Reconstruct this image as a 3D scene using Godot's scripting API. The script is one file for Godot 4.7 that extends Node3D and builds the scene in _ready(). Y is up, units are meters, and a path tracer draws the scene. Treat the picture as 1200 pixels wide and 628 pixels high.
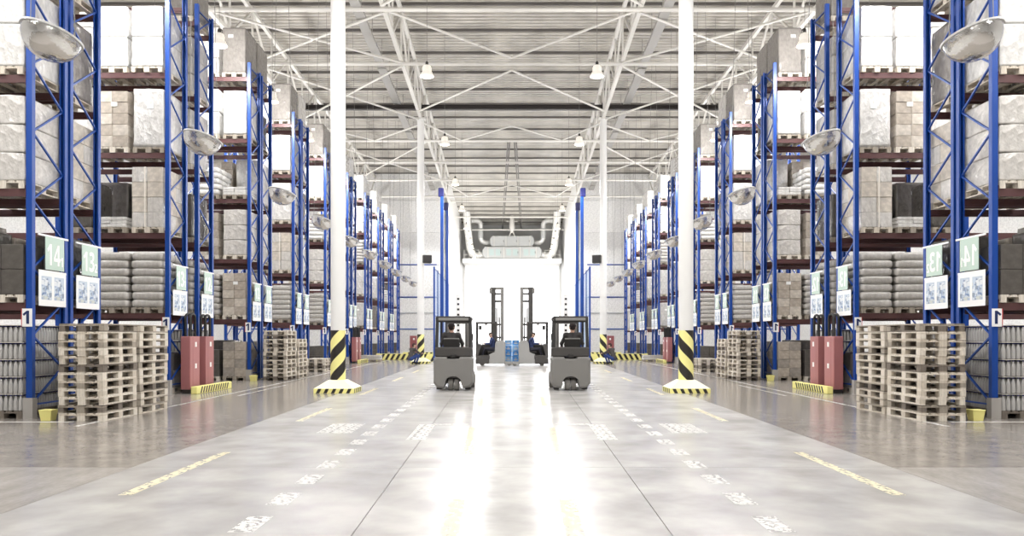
extends Node3D

# ---------------------------------------------------------------- settings
const EYE := 1.473          # camera height
const FOCAL := 900.0        # focal length in pixels of the 1200 x 628 frame
const SKEW := 0.0222        # the two halves of the hall open slightly with depth
const EXPOSURE := 0.5
const LAMP_ENERGY := 20.0
const AISLE_ENERGY := 30.0
const UPLIGHT := 0.6      # share that leaves through the translucent bell
const SKY_ENERGY := 7.0

var M := {}                 # materials
var T := {}                 # textures
var G := {}                 # shared meshes
var used := {}
var rng := RandomNumberGenerator.new()

# ---------------------------------------------------------------- mesh builder
class MB:
	var v := PackedVector3Array()
	var n := PackedVector3Array()
	var u := PackedVector2Array()
	var c := PackedColorArray()

	func tri(a: Vector3, b: Vector3, d: Vector3, na: Vector3, nb: Vector3, nd: Vector3, ua := Vector2.ZERO, ub := Vector2.ZERO, ud := Vector2.ZERO) -> void:
		if (b - a).cross(d - a).dot(na + nb + nd) > 0.0:
			v.append(a); v.append(d); v.append(b)
			n.append(na); n.append(nd); n.append(nb)
			u.append(ua); u.append(ud); u.append(ub)
		else:
			v.append(a); v.append(b); v.append(d)
			n.append(na); n.append(nb); n.append(nd)
			u.append(ua); u.append(ub); u.append(ud)

	func quad(a: Vector3, b: Vector3, d: Vector3, e: Vector3, nn: Vector3) -> void:
		tri(a, b, d, nn, nn, nn, Vector2(0, 1), Vector2(1, 1), Vector2(1, 0))
		tri(a, d, e, nn, nn, nn, Vector2(0, 1), Vector2(1, 0), Vector2(0, 0))

	# convex face of any corner count, normal pointing away from a centre
	func face(p: Array, away: Vector3) -> void:
		var nn: Vector3 = (p[1] - p[0]).cross(p[2] - p[0])
		if nn.length() < 1e-12:
			return
		nn = nn.normalized()
		var mid := Vector3.ZERO
		for q in p:
			mid += q
		mid /= p.size()
		if nn.dot(mid - away) < 0.0:
			nn = -nn
		for i in range(1, p.size() - 1):
			tri(p[0], p[i], p[i + 1], nn, nn, nn)

	func box(at: Vector3, size: Vector3, b := Basis.IDENTITY) -> void:
		var h := size * 0.5
		for ax in 3:
			for s in [-1.0, 1.0]:
				var p := []
				for k in [[-1.0, -1.0], [1.0, -1.0], [1.0, 1.0], [-1.0, 1.0]]:
					var q := Vector3.ZERO
					q[ax] = s * h[ax]
					q[(ax + 1) % 3] = k[0] * h[(ax + 1) % 3]
					q[(ax + 2) % 3] = k[1] * h[(ax + 2) % 3]
					p.append(at + b * q)
				var nn := Vector3.ZERO
				nn[ax] = s
				quad(p[0], p[1], p[2], p[3], (b * nn).normalized())

	# box with chamfered edges (44 triangles)
	func cbox(at: Vector3, size: Vector3, ch: float, b := Basis.IDENTITY) -> void:
		var h := size * 0.5
		ch = minf(ch, minf(h.x, minf(h.y, h.z)) * 0.9)
		var pt := func(sx: float, sy: float, sz: float, ax: int) -> Vector3:
			var q := Vector3(sx * h.x, sy * h.y, sz * h.z)
			for k in 3:
				if k != ax:
					q[k] -= signf(q[k]) * ch
			return at + b * q
		var sg := [-1.0, 1.0]
		for ax in 3:
			for s in sg:
				var p := []
				for k in [[-1.0, -1.0], [1.0, -1.0], [1.0, 1.0], [-1.0, 1.0]]:
					var w := [0.0, 0.0, 0.0]
					w[ax] = s
					w[(ax + 1) % 3] = k[0]
					w[(ax + 2) % 3] = k[1]
					p.append(pt.call(w[0], w[1], w[2], ax))
				face(p, at)
		for ax in 3:
			var a1 := (ax + 1) % 3
			var a2 := (ax + 2) % 3
			for s1 in sg:
				for s2 in sg:
					var w0 := [0.0, 0.0, 0.0]
					w0[ax] = -1.0; w0[a1] = s1; w0[a2] = s2
					var w1 := w0.duplicate()
					w1[ax] = 1.0
					face([pt.call(w0[0], w0[1], w0[2], a1), pt.call(w1[0], w1[1], w1[2], a1), pt.call(w1[0], w1[1], w1[2], a2), pt.call(w0[0], w0[1], w0[2], a2)], at)
		for sx in sg:
			for sy in sg:
				for sz in sg:
					face([pt.call(sx, sy, sz, 0), pt.call(sx, sy, sz, 1), pt.call(sx, sy, sz, 2)], at)

	static func along(a: Vector3, b: Vector3) -> Basis:
		var y := (b - a).normalized()
		var x := Vector3.FORWARD if absf(y.y) > 0.95 else Vector3.UP
		var z := x.cross(y).normalized()
		return Basis(y.cross(z).normalized() * 1.0, y, z)

	func bar(a: Vector3, b: Vector3, w: float, t: float) -> void:
		box((a + b) * 0.5, Vector3(w, a.distance_to(b), t), along(a, b))

	func tube(path: Array, r: float, seg := 8, caps := true, r_end := -1.0) -> void:
		var rings := []
		var cnt := path.size()
		for i in cnt:
			var d: Vector3 = (path[mini(i + 1, cnt - 1)] - path[maxi(i - 1, 0)]).normalized()
			var side := Vector3.UP.cross(d)
			if side.length() < 0.1:
				side = Vector3.RIGHT.cross(d)
			side = side.normalized()
			if rings.size():
				var prev: Vector3 = rings[-1][1]
				var keep := prev - d * prev.dot(d)
				if keep.length() > 0.05:
					side = keep.normalized()
			var up := d.cross(side)
			var rr := r if r_end < 0 else lerpf(r, r_end, float(i) / (cnt - 1))
			var ring := []
			for k in seg:
				var a := TAU * k / seg
				ring.append([path[i] + (side * cos(a) + up * sin(a)) * rr, side * cos(a) + up * sin(a)])
			rings.append([ring, side, d])
		for i in cnt - 1:
			for k in seg:
				var p: Array = rings[i][0][k]
				var q: Array = rings[i][0][(k + 1) % seg]
				var s: Array = rings[i + 1][0][(k + 1) % seg]
				var t: Array = rings[i + 1][0][k]
				tri(p[0], q[0], s[0], p[1], q[1], s[1])
				tri(p[0], s[0], t[0], p[1], s[1], t[1])
		if caps:
			for e in [0, cnt - 1]:
				var nn: Vector3 = rings[e][2] * (-1.0 if e == 0 else 1.0)
				for k in seg:
					tri(path[e], rings[e][0][k][0], rings[e][0][(k + 1) % seg][0], nn, nn, nn)

	# profile: Vector2(radius, height) from bottom to top, round the y axis
	func lathe(prof: Array, seg := 16, at := Vector3.ZERO, b := Basis.IDENTITY, turns := 1.0) -> void:
		var m := prof.size()
		for i in m - 1:
			var p0: Vector2 = prof[i]
			var p1: Vector2 = prof[i + 1]
			var e := p1 - p0
			if e.length() < 1e-9:
				continue
			var n0 := Vector2(e.y, -e.x).normalized()
			var n1 := n0
			if i > 0:
				var e0: Vector2 = (p0 - prof[i - 1]).normalized()
				if e0.dot(e.normalized()) > 0.75:
					n0 = (n0 + Vector2(e0.y, -e0.x)).normalized()
			if i < m - 2:
				var e1: Vector2 = (prof[i + 2] - p1).normalized()
				if e1.dot(e.normalized()) > 0.75:
					n1 = (n1 + Vector2(e1.y, -e1.x)).normalized()
			for k in seg:
				var a0 := TAU * k / seg
				var a1 := TAU * (k + 1) / seg
				var d0 := Vector3(cos(a0), 0, sin(a0))
				var d1 := Vector3(cos(a1), 0, sin(a1))
				var q := [d0 * p0.x + Vector3(0, p0.y, 0), d1 * p0.x + Vector3(0, p0.y, 0), d1 * p1.x + Vector3(0, p1.y, 0), d0 * p1.x + Vector3(0, p1.y, 0)]
				var nn := [d0 * n0.x + Vector3(0, n0.y, 0), d1 * n0.x + Vector3(0, n0.y, 0), d1 * n1.x + Vector3(0, n1.y, 0), d0 * n1.x + Vector3(0, n1.y, 0)]
				for j in 4:
					q[j] = at + b * q[j]
					nn[j] = (b * nn[j]).normalized()
				var ua := [Vector2(turns * k / seg, p0.y), Vector2(turns * (k + 1) / seg, p0.y), Vector2(turns * (k + 1) / seg, p1.y), Vector2(turns * k / seg, p1.y)]
				if p0.x > 1e-6:
					tri(q[0], q[1], q[2], nn[0], nn[1], nn[2], ua[0], ua[1], ua[2])
				if p1.x > 1e-6:
					tri(q[0], q[2], q[3], nn[0], nn[2], nn[3], ua[0], ua[2], ua[3])

	# polygon in x,y pushed from z0 to z1; ends may be shrunk by bevel
	func prism(poly: PackedVector2Array, z0: float, z1: float, b := Basis.IDENTITY, at := Vector3.ZERO, bevel := 0.0) -> void:
		var lo := poly[0]
		var hi := poly[0]
		for p in poly:
			lo = lo.min(p)
			hi = hi.max(p)
		var mid := (lo + hi) * 0.5
		var sc := Vector2.ONE - Vector2(bevel, bevel) * 2.0 / (hi - lo).max(Vector2(0.001, 0.001))
		var layers := [[z0, 1.0], [z1, 1.0]]
		if bevel > 0.0:
			var s := signf(z1 - z0)
			layers = [[z0, 0.0], [z0 + s * bevel, 1.0], [z1 - s * bevel, 1.0], [z1, 0.0]]
		var pos := func(p: Vector2, L: Array) -> Vector3:
			var q := p if L[1] > 0.5 else mid + (p - mid) * sc
			return at + b * Vector3(q.x, q.y, L[0])
		var cw := Geometry2D.is_polygon_clockwise(poly)
		var cnt := poly.size()
		for i in layers.size() - 1:
			for k in cnt:
				var p0 := poly[k]
				var p1 := poly[(k + 1) % cnt]
				var e := p1 - p0
				var o := Vector2(e.y, -e.x)
				if not cw:
					pass
				else:
					o = -o
				# for a counter-clockwise outline (y up) the outside is on the right
				var want := b * Vector3(o.x, o.y, 0)
				var a0: Vector3 = pos.call(p0, layers[i])
				var a1: Vector3 = pos.call(p1, layers[i])
				var a2: Vector3 = pos.call(p1, layers[i + 1])
				var a3: Vector3 = pos.call(p0, layers[i + 1])
				var nn := (a1 - a0).cross(a2 - a0)
				if nn.length() < 1e-12:
					nn = (a2 - a0).cross(a3 - a0)
				nn = nn.normalized()
				if nn.dot(want) < 0.0:
					nn = -nn
				quad(a0, a1, a2, a3, nn)
		var idx := Geometry2D.triangulate_polygon(poly)
		for e in [0, layers.size() - 1]:
			var nn := (b * Vector3(0, 0, signf(layers[e][0] - (z0 + z1) * 0.5))).normalized()
			for k in range(0, idx.size(), 3):
				tri(pos.call(poly[idx[k]], layers[e]), pos.call(poly[idx[k + 1]], layers[e]), pos.call(poly[idx[k + 2]], layers[e]), nn, nn, nn)

	# rounded, slightly crumpled block, smooth normals
	func lump(size: Vector3, at: Vector3, rad: float, crumple: float, div: int, noise: FastNoiseLite) -> void:
		var h := size * 0.5
		var inner := (h - Vector3(rad, rad, rad)).max(Vector3.ZERO)
		var at_point := func(q: Vector3) -> Array:
			var k := q.clamp(-inner, inner)
			var d := q - k
			var nn := d.normalized() if d.length() > 1e-6 else q.normalized()
			var p := k + nn * rad
			p += nn * (noise.get_noise_3dv((p + at) * 60.0) * crumple)
			return [p + at, nn]
		for ax in 3:
			for s in [-1.0, 1.0]:
				var a1 := (ax + 1) % 3
				var a2 := (ax + 2) % 3
				var grid := []
				for i in div + 1:
					for j in div + 1:
						var q := Vector3.ZERO
						q[ax] = s * h[ax]
						q[a1] = h[a1] * edge(i, div)
						q[a2] = h[a2] * edge(j, div)
						grid.append(at_point.call(q))
				for i in div:
					for j in div:
						var p: Array = grid[i * (div + 1) + j]
						var q: Array = grid[(i + 1) * (div + 1) + j]
						var r: Array = grid[(i + 1) * (div + 1) + j + 1]
						var t: Array = grid[i * (div + 1) + j + 1]
						tri(p[0], q[0], r[0], p[1], q[1], r[1])
						tri(p[0], r[0], t[0], p[1], r[1], t[1])

	static func edge(i: int, div: int) -> float:
		var x := 2.0 * i / div - 1.0
		return signf(x) * (1.0 - pow(1.0 - absf(x), 1.5))

	func done() -> ArrayMesh:
		var a := []
		a.resize(Mesh.ARRAY_MAX)
		a[Mesh.ARRAY_VERTEX] = v
		a[Mesh.ARRAY_NORMAL] = n
		a[Mesh.ARRAY_TEX_UV] = u
		if c.size() == v.size():
			a[Mesh.ARRAY_COLOR] = c
		var m := ArrayMesh.new()
		m.add_surface_from_arrays(Mesh.PRIMITIVE_TRIANGLES, a)
		return m

# ---------------------------------------------------------------- scene helpers
func numbered(called: String) -> String:
	var k: int = used.get(called, 0)
	used[called] = k + 1
	return called if k == 0 else "%s_%03d" % [called, k]

# left-half hall coordinate to world x
func wx(xh: float, z: float) -> float:
	return xh - SKEW * z

# where a thing of the left (side -1) or right (side 1) half stands; the right half mirrors the left
func place(o: Node3D, x: float, y: float, depth: float, side: int, turn := 0.0) -> void:
	var b := Basis(Vector3.UP, turn)
	if side > 0:
		b = Basis.from_scale(Vector3(-1, 1, 1)) * b
	o.transform = Transform3D(b, Vector3(x if side < 0 else -x, y, -depth))

func thing(called: String, label: String, category: String, group := "") -> Node3D:
	var o := Node3D.new()
	o.name = numbered(called)
	add_child(o)
	tag(o, label, category, group)
	return o

func tag(o: Node, label: String, category: String, group := "") -> void:
	o.set_meta("label", label)
	o.set_meta("category", category)
	if group:
		o.set_meta("group", group)

func struct(called: String) -> Node3D:
	var o := Node3D.new()
	o.name = numbered(called)
	o.set_meta("kind", "structure")
	add_child(o)
	return o

func part(parent: Node3D, called: String, mesh: Mesh, m: Material, at := Vector3.ZERO, b := Basis.IDENTITY) -> MeshInstance3D:
	var o := MeshInstance3D.new()
	o.name = called
	o.mesh = mesh
	o.material_override = m
	o.transform = Transform3D(b, at)
	parent.add_child(o, true)
	return o

func hold(parent: Node3D, called: String, at := Vector3.ZERO, b := Basis.IDENTITY) -> Node3D:
	var o := Node3D.new()
	o.name = called
	o.transform = Transform3D(b, at)
	parent.add_child(o, true)
	return o

func box_mesh(size: Vector3, ch := 0.0) -> ArrayMesh:
	var key := "box%s_%s" % [size, ch]
	if not G.has(key):
		var b := MB.new()
		if ch > 0:
			b.cbox(Vector3.ZERO, size, ch)
		else:
			b.box(Vector3.ZERO, size)
		G[key] = b.done()
	return G[key]

func bar_mesh(a: Vector3, b: Vector3, w: float, t: float) -> ArrayMesh:
	var m := MB.new()
	m.bar(a, b, w, t)
	return m.done()

func tube_mesh(path: Array, r: float, seg := 8, r_end := -1.0) -> ArrayMesh:
	var m := MB.new()
	m.tube(path, r, seg, true, r_end)
	return m.done()

func lathe_mesh(prof: Array, seg := 16, turns := 1.0) -> ArrayMesh:
	var m := MB.new()
	m.lathe(prof, seg, Vector3.ZERO, Basis.IDENTITY, turns)
	return m.done()

func smooth_path(pts: Array, steps := 5) -> Array:
	var out := []
	var cnt := pts.size()
	for i in cnt - 1:
		for k in steps:
			var t := float(k) / steps
			var p0: Vector3 = pts[maxi(i - 1, 0)]
			var p1: Vector3 = pts[i]
			var p2: Vector3 = pts[i + 1]
			var p3: Vector3 = pts[mini(i + 2, cnt - 1)]
			out.append(p1.cubic_interpolate(p2, p0, p3, t))
	out.append(pts[-1])
	return out

# ---------------------------------------------------------------- textures and materials
func noise_image(seed_: int, freq: float, size: int, lo: float, hi: float, octaves := 4, stretch := Vector2.ONE) -> ImageTexture:
	var f := FastNoiseLite.new()
	f.seed = seed_
	f.frequency = freq
	f.noise_type = FastNoiseLite.TYPE_SIMPLEX_SMOOTH
	f.fractal_octaves = octaves
	var im := f.get_seamless_image(int(size / stretch.x), int(size / stretch.y))
	im.resize(size, size, Image.INTERPOLATE_CUBIC)
	im.convert(Image.FORMAT_L8)
	var d := im.get_data()
	for i in d.size():
		d[i] = int(clampf(lerpf(lo, hi, d[i] / 255.0), 0.0, 1.0) * 255.0)
	return ImageTexture.create_from_image(Image.create_from_data(size, size, false, Image.FORMAT_L8, d))

func mixed_image(a: ImageTexture, b: ImageTexture, lo: float, hi: float) -> ImageTexture:
	var p := a.get_image().get_data()
	var q := b.get_image().get_data()
	for i in p.size():
		p[i] = int(255.0 * minf(1.0, lerpf(lo, hi, p[i] / 255.0 * 0.6 + q[i] / 255.0 * 0.4)))
	return ImageTexture.create_from_image(Image.create_from_data(a.get_width(), a.get_height(), false, Image.FORMAT_L8, p))

func normal_image(seed_: int, freq: float, size: int, strength: float, octaves := 4) -> ImageTexture:
	var f := FastNoiseLite.new()
	f.seed = seed_
	f.frequency = freq
	f.fractal_octaves = octaves
	f.fractal_type = FastNoiseLite.FRACTAL_RIDGED
	var im := f.get_seamless_image(size, size)
	im.convert(Image.FORMAT_RGBA8)
	im.bump_map_to_normal_map(strength)
	return ImageTexture.create_from_image(im)

func mat(called: String, color: Color, rough := 0.6, metal := 0.0) -> StandardMaterial3D:
	var m := StandardMaterial3D.new()
	m.resource_name = called
	m.albedo_color = color
	m.roughness = rough
	m.metallic = metal
	M[called] = m
	return m

func tri_map(m: StandardMaterial3D, tex: Texture2D, scale: float, world := false) -> void:
	m.albedo_texture = tex
	m.uv1_triplanar = true
	m.uv1_world_triplanar = world
	m.uv1_scale = Vector3.ONE * scale

func srgb(r: int, g: int, b: int) -> Color:
	return Color(r / 255.0, g / 255.0, b / 255.0)

func make_materials() -> void:
	T.fine = noise_image(3, 0.02, 512, 0.86, 1.0, 5)
	T.patch = noise_image(7, 0.008, 1024, 0.80, 1.04, 6)
	T.ground = mixed_image(noise_image(7, 0.008, 1024, 0.0, 1.0, 6), noise_image(8, 0.07, 1024, 0.0, 1.0, 4), 0.80, 1.02)
	T.stain = mixed_image(noise_image(13, 0.012, 1024, 0.0, 1.0, 6), noise_image(14, 0.07, 1024, 0.0, 1.0, 4), 0.72, 1.04)
	T.wood = noise_image(17, 0.03, 512, 0.78, 1.0, 4, Vector2(1, 8))
	T.card = noise_image(23, 0.015, 512, 0.84, 1.0, 5)
	T.film = normal_image(29, 0.006, 512, 7.0, 4)

	var m := mat("floor_centre", srgb(200, 197, 194), 0.25)
	tri_map(m, T.patch, 0.11, true)
	m = mat("floor_side", srgb(176, 169, 162), 0.17)
	tri_map(m, T.stain, 0.16, true)
	m = mat("floor_near", srgb(190, 184, 178), 0.24)
	tri_map(m, T.ground, 0.2, true)
	m.uv1_scale = Vector3(0.3, 0.2, 0.11)
	mat("joint", srgb(120, 112, 104), 0.9)
	m = mat("paint_white", srgb(236, 234, 230), 0.5)
	m = mat("paint_yellow", srgb(232, 218, 168), 0.5)
	tri_map(m, T.patch, 0.9, true)
	var worn := noise_image(41, 0.02, 256, 0.0, 1.0, 5)
	var im := worn.get_image()
	var rgba := Image.create(256, 256, false, Image.FORMAT_RGBA8)
	for y in 256:
		for x in 256:
			rgba.set_pixel(x, y, Color(1, 1, 1, im.get_pixel(x, y).r))
	T.worn = ImageTexture.create_from_image(rgba)
	for k in [["worn_white", srgb(218, 216, 213)], ["worn_yellow", srgb(228, 218, 186)]]:
		m = mat(k[0], k[1], 0.5)
		tri_map(m, T.worn, 2.2, true)
		m.transparency = BaseMaterial3D.TRANSPARENCY_ALPHA_SCISSOR
		m.alpha_scissor_threshold = 0.42

	m = mat("deck", srgb(196, 191, 182), 0.55)
	tri_map(m, T.patch, 0.06, true)
	mat("purlin", srgb(104, 100, 96), 0.6)
	mat("dark_beam", srgb(46, 40, 38), 0.6)
	mat("steel_white", srgb(212, 209, 203), 0.45)
	mat("tray", srgb(150, 147, 142), 0.5)
	mat("column_white", srgb(228, 227, 225), 0.35)
	m = mat("wall", srgb(238, 237, 235), 0.6)
	tri_map(m, T.fine, 0.6, true)
	mat("wall_dark", srgb(206, 205, 203), 0.7)
	mat("wall_line", srgb(170, 172, 174), 0.6)
	m = mat("outside", srgb(225, 224, 220), 0.9)

	mat("blue", srgb(2, 64, 150), 0.42)
	mat("navy", srgb(30, 34, 92), 0.4)
	mat("maroon", srgb(86, 54, 54), 0.5)
	mat("zinc", srgb(176, 172, 168), 0.45, 0.4)
	mat("foot_grey", srgb(170, 166, 162), 0.5)
	for k in [["wood_pale", srgb(242, 233, 219)], ["wood_mid", srgb(226, 215, 199)], ["wood_grey", srgb(176, 166, 152)], ["wood_dark", srgb(132, 122, 112)]]:
		m = mat(k[0], k[1], 0.8)
		tri_map(m, T.wood, 1.6)
	for k in [["film_white", srgb(218, 216, 213), 0.2], ["film_pale", srgb(214, 210, 205), 0.17], ["film_grey", srgb(138, 133, 128), 0.16], ["film_dark", srgb(96, 92, 88), 0.18], ["sack", srgb(196, 192, 187), 0.32], ["sack_white", srgb(228, 226, 222), 0.32]]:
		m = mat(k[0], k[1], k[2])
		tri_map(m, T.fine, 0.35)
		m.uv1_scale = Vector3(0.75, 0.45, 0.75)
		m.normal_enabled = true
		m.normal_texture = T.film
		m.normal_scale = 1.0
	for k in [["card_pale", srgb(212, 203, 191)], ["card_mid", srgb(188, 177, 164)], ["card_grey", srgb(166, 158, 149)], ["card_dark", srgb(92, 87, 82)]]:
		m = mat(k[0], k[1], 0.55)
		tri_map(m, T.card, 0.8)
	mat("tape", srgb(226, 220, 210), 0.3)
	mat("paper", srgb(245, 245, 243), 0.6)
	m = mat("bottle", srgb(176, 174, 172), 0.14)
	mat("cap", srgb(52, 48, 118), 0.4)
	mat("sheet", srgb(214, 210, 204), 0.6)
	mat("yellow", srgb(244, 236, 150), 0.5)
	mat("yellow_pale", srgb(250, 246, 212), 0.5)
	mat("black", srgb(34, 31, 29), 0.5)
	mat("red", srgb(172, 112, 112), 0.4)
	mat("red_dull", srgb(150, 84, 86), 0.5)
	mat("sign_green", srgb(192, 212, 201), 0.45)
	mat("sign_white", srgb(248, 248, 247), 0.4)
	mat("ink_navy", srgb(24, 42, 92), 0.5)
	mat("red_edge", srgb(196, 60, 60), 0.5)
	m = mat("mirror", srgb(236, 235, 233), 0.1, 1.0)
	m.normal_enabled = true
	m.normal_texture = T.film
	m.normal_scale = 0.8
	m.uv1_triplanar = true
	m.uv1_scale = Vector3.ONE * 2.0
	mat("rim", srgb(190, 189, 187), 0.3)
	mat("cable", srgb(120, 118, 114), 0.5)
	mat("lamp_body", srgb(238, 234, 226), 0.4)
	m = mat("lamp_glow", srgb(255, 250, 240), 0.5)
	m.emission_enabled = true
	m.emission = srgb(255, 246, 228)
	m.emission_energy_multiplier = 6.0
	m = mat("lamp_acrylic", srgb(240, 236, 228), 0.4)
	m.emission_enabled = true
	m.emission = srgb(255, 246, 230)
	m.emission_energy_multiplier = 0.5
	mat("truck_grey", srgb(122, 120, 117), 0.42)
	mat("truck_light", srgb(150, 149, 147), 0.42)
	mat("truck_dark", srgb(62, 59, 57), 0.5)
	mat("truck_black", srgb(36, 34, 33), 0.55)
	mat("tyre", srgb(122, 119, 115), 0.8)
	mat("seat", srgb(44, 42, 41), 0.7)
	mat("piping", srgb(128, 126, 123), 0.5)
	mat("duct", srgb(226, 225, 222), 0.3, 0.25)
	mat("unit_grey", srgb(186, 187, 186), 0.4)
	mat("unit_teal", srgb(178, 194, 192), 0.4)
	mat("slate", srgb(58, 55, 53), 0.5)
	mat("crate_blue", srgb(64, 148, 226), 0.35)
	mat("crate_pale", srgb(126, 182, 236), 0.35)
	m = mat("mesh_wire", srgb(186, 206, 230), 0.4)
	m = mat("person", Color.WHITE, 0.8)
	m.vertex_color_use_as_albedo = true

	# diagonal hazard stripes for the round column sleeves
	var st := Image.create(256, 256, false, Image.FORMAT_RGB8)
	for y in 256:
		for x in 256:
			var d := fposmod((x + y) / 128.0, 1.0)
			st.set_pixel(x, y, srgb(40, 36, 33) if d < 0.5 else srgb(244, 237, 158))
	T.stripe = ImageTexture.create_from_image(st)
	m = mat("stripe", Color.WHITE, 0.4)
	m.albedo_texture = T.stripe
	m.uv1_scale = Vector3(1.0, 0.78, 1.0)
	# small photographs printed on the information boards
	var pr := Image.create(64, 64, false, Image.FORMAT_RGB8)
	var r2 := RandomNumberGenerator.new()
	r2.seed = 5
	pr.fill(srgb(196, 208, 222))
	for k in 60:
		var w := r2.randi_range(3, 16)
		var h := r2.randi_range(3, 14)
		var tones := [srgb(168, 184, 208), srgb(226, 230, 234), srgb(140, 152, 170), srgb(206, 210, 206), srgb(116, 140, 180)]
		pr.fill_rect(Rect2i(r2.randi_range(0, 63), r2.randi_range(0, 63), w, h), tones[r2.randi() % 5])
	T.print = ImageTexture.create_from_image(pr)
	m = mat("photo_print", Color.WHITE, 0.4)
	m.albedo_texture = T.print

# ---------------------------------------------------------------- words for labels
const ORD := ["first", "second", "third", "fourth", "fifth", "sixth", "seventh", "eighth", "ninth", "tenth", "eleventh", "twelfth"]
func side_word(s: int) -> String:
	return "left" if s < 0 else "right"

# ---------------------------------------------------------------- main
func _ready() -> void:
	rng.seed = 20
	var cam := Camera3D.new()
	cam.name = "camera"
	cam.projection = Camera3D.PROJECTION_FRUSTUM
	cam.near = 0.1
	cam.far = 400.0
	cam.size = 0.1 * 628.0 / FOCAL
	cam.frustum_offset = Vector2(0, 0.1 * 82.0 / FOCAL)
	cam.position = Vector3(0, EYE, 0)
	add_child(cam)
	cam.current = true

	var env := Environment.new()
	env.tonemap_mode = Environment.TONE_MAPPER_LINEAR
	env.tonemap_exposure = EXPOSURE
	env.background_mode = Environment.BG_SKY
	var sky := Sky.new()
	var sm := ProceduralSkyMaterial.new()
	sm.sky_top_color = srgb(236, 240, 246)
	sm.sky_horizon_color = srgb(250, 250, 250)
	sm.ground_bottom_color = srgb(190, 188, 184)
	sm.ground_horizon_color = srgb(235, 234, 232)
	sm.sky_energy_multiplier = 1.0
	sky.sky_material = sm
	env.sky = sky
	env.background_energy_multiplier = SKY_ENERGY
	env.sdfgi_enabled = true
	env.ssao_enabled = true
	env.ssil_enabled = true
	var we := WorldEnvironment.new()
	we.name = "environment"
	we.environment = env
	add_child(we)

	make_materials()
	build_floor()
	build_walls()
	build_ceiling()
	build_trusses()
	for s in [-1, 1]:
		build_columns(s)
		build_lamps(s)
	make_cargo_kinds()
	for s in [-1, 1]:
		build_racks(s)
	for s in [-1, 1]:
		build_pallet_stacks(s)
		build_cabinets(s)
		build_barriers(s)
		build_mirrors(s)
	build_gallery()
	build_trucks()
	build_centre()
	build_markings()

# ---------------------------------------------------------------- the hall itself
const REAR := -22.0      # wall behind the camera (depth)
const SIDE_END := 71.0   # end wall of the racking bays
const NAVE_END := 104.0  # end wall of the middle aisle
const HALF := 26.0       # half width of the hall
const DECK := 16.75      # underside of the roof deck
const NAVE := -4.38      # middle aisle beyond the racking bays

func slab(poly: Array, y0: float, y1: float) -> ArrayMesh:
	var p := PackedVector2Array()
	for q in poly:
		p.append(Vector2(q.x, q.y))
	var b := MB.new()
	# x, depth -> x, -z : turn the prism so that its push direction is up
	b.prism(p, y0, y1, Basis(Vector3(1, 0, 0), Vector3(0, 0, -1), Vector3(0, 1, 0)))
	return b.done()

func build_floor() -> void:
	var fl := struct("floor")
	part(fl, "subfloor", box_mesh(Vector3(HALF * 2, 0.3, NAVE_END - REAR)), M.joint, Vector3(0, -0.172, -(NAVE_END + REAR) / 2))
	var cuts := [REAR, -16.0, -9.8, -3.6, 2.6, 8.75, 15.0, 21.2, 27.4, 33.6, 39.8, 46.0, 52.2, 58.4, 64.6, 70.9, 77.0, 83.2, 89.4, 95.6, NAVE_END]
	var g := 0.004
	for i in cuts.size() - 1:
		var a: float = cuts[i] + g
		var b: float = cuts[i + 1] - g
		var xs := [-HALF, -4.14, -1.07]
		for s in [-1, 1]:
			for k in 2:
				var x0 := func(z: float) -> float: return -HALF if k == 0 else wx(xs[k], z) + g
				var x1 := func(z: float) -> float: return wx(xs[k + 1], z) - g
				var q := [Vector2(x0.call(a), a), Vector2(x1.call(a), a), Vector2(x1.call(b), b), Vector2(x0.call(b), b)]
				if s > 0:
					for j in 4:
						q[j].x = -q[j].x
				part(fl, "slab", slab(q, -0.02, 0.0), (M.floor_near if b < 9.0 else M.floor_side) if k == 0 else M.floor_centre)
		part(fl, "slab", slab([Vector2(wx(-1.07, a) + g, a), Vector2(-wx(-1.07, a) - g, a), Vector2(-wx(-1.07, b) - g, b), Vector2(wx(-1.07, b) + g, b)], -0.02, 0.0), M.floor_centre)
	var gr := struct("floor_outside")
	part(gr, "apron", box_mesh(Vector3(160, 0.3, 150)), M.outside, Vector3(0, -0.16, -NAVE_END - 75.2))

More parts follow.
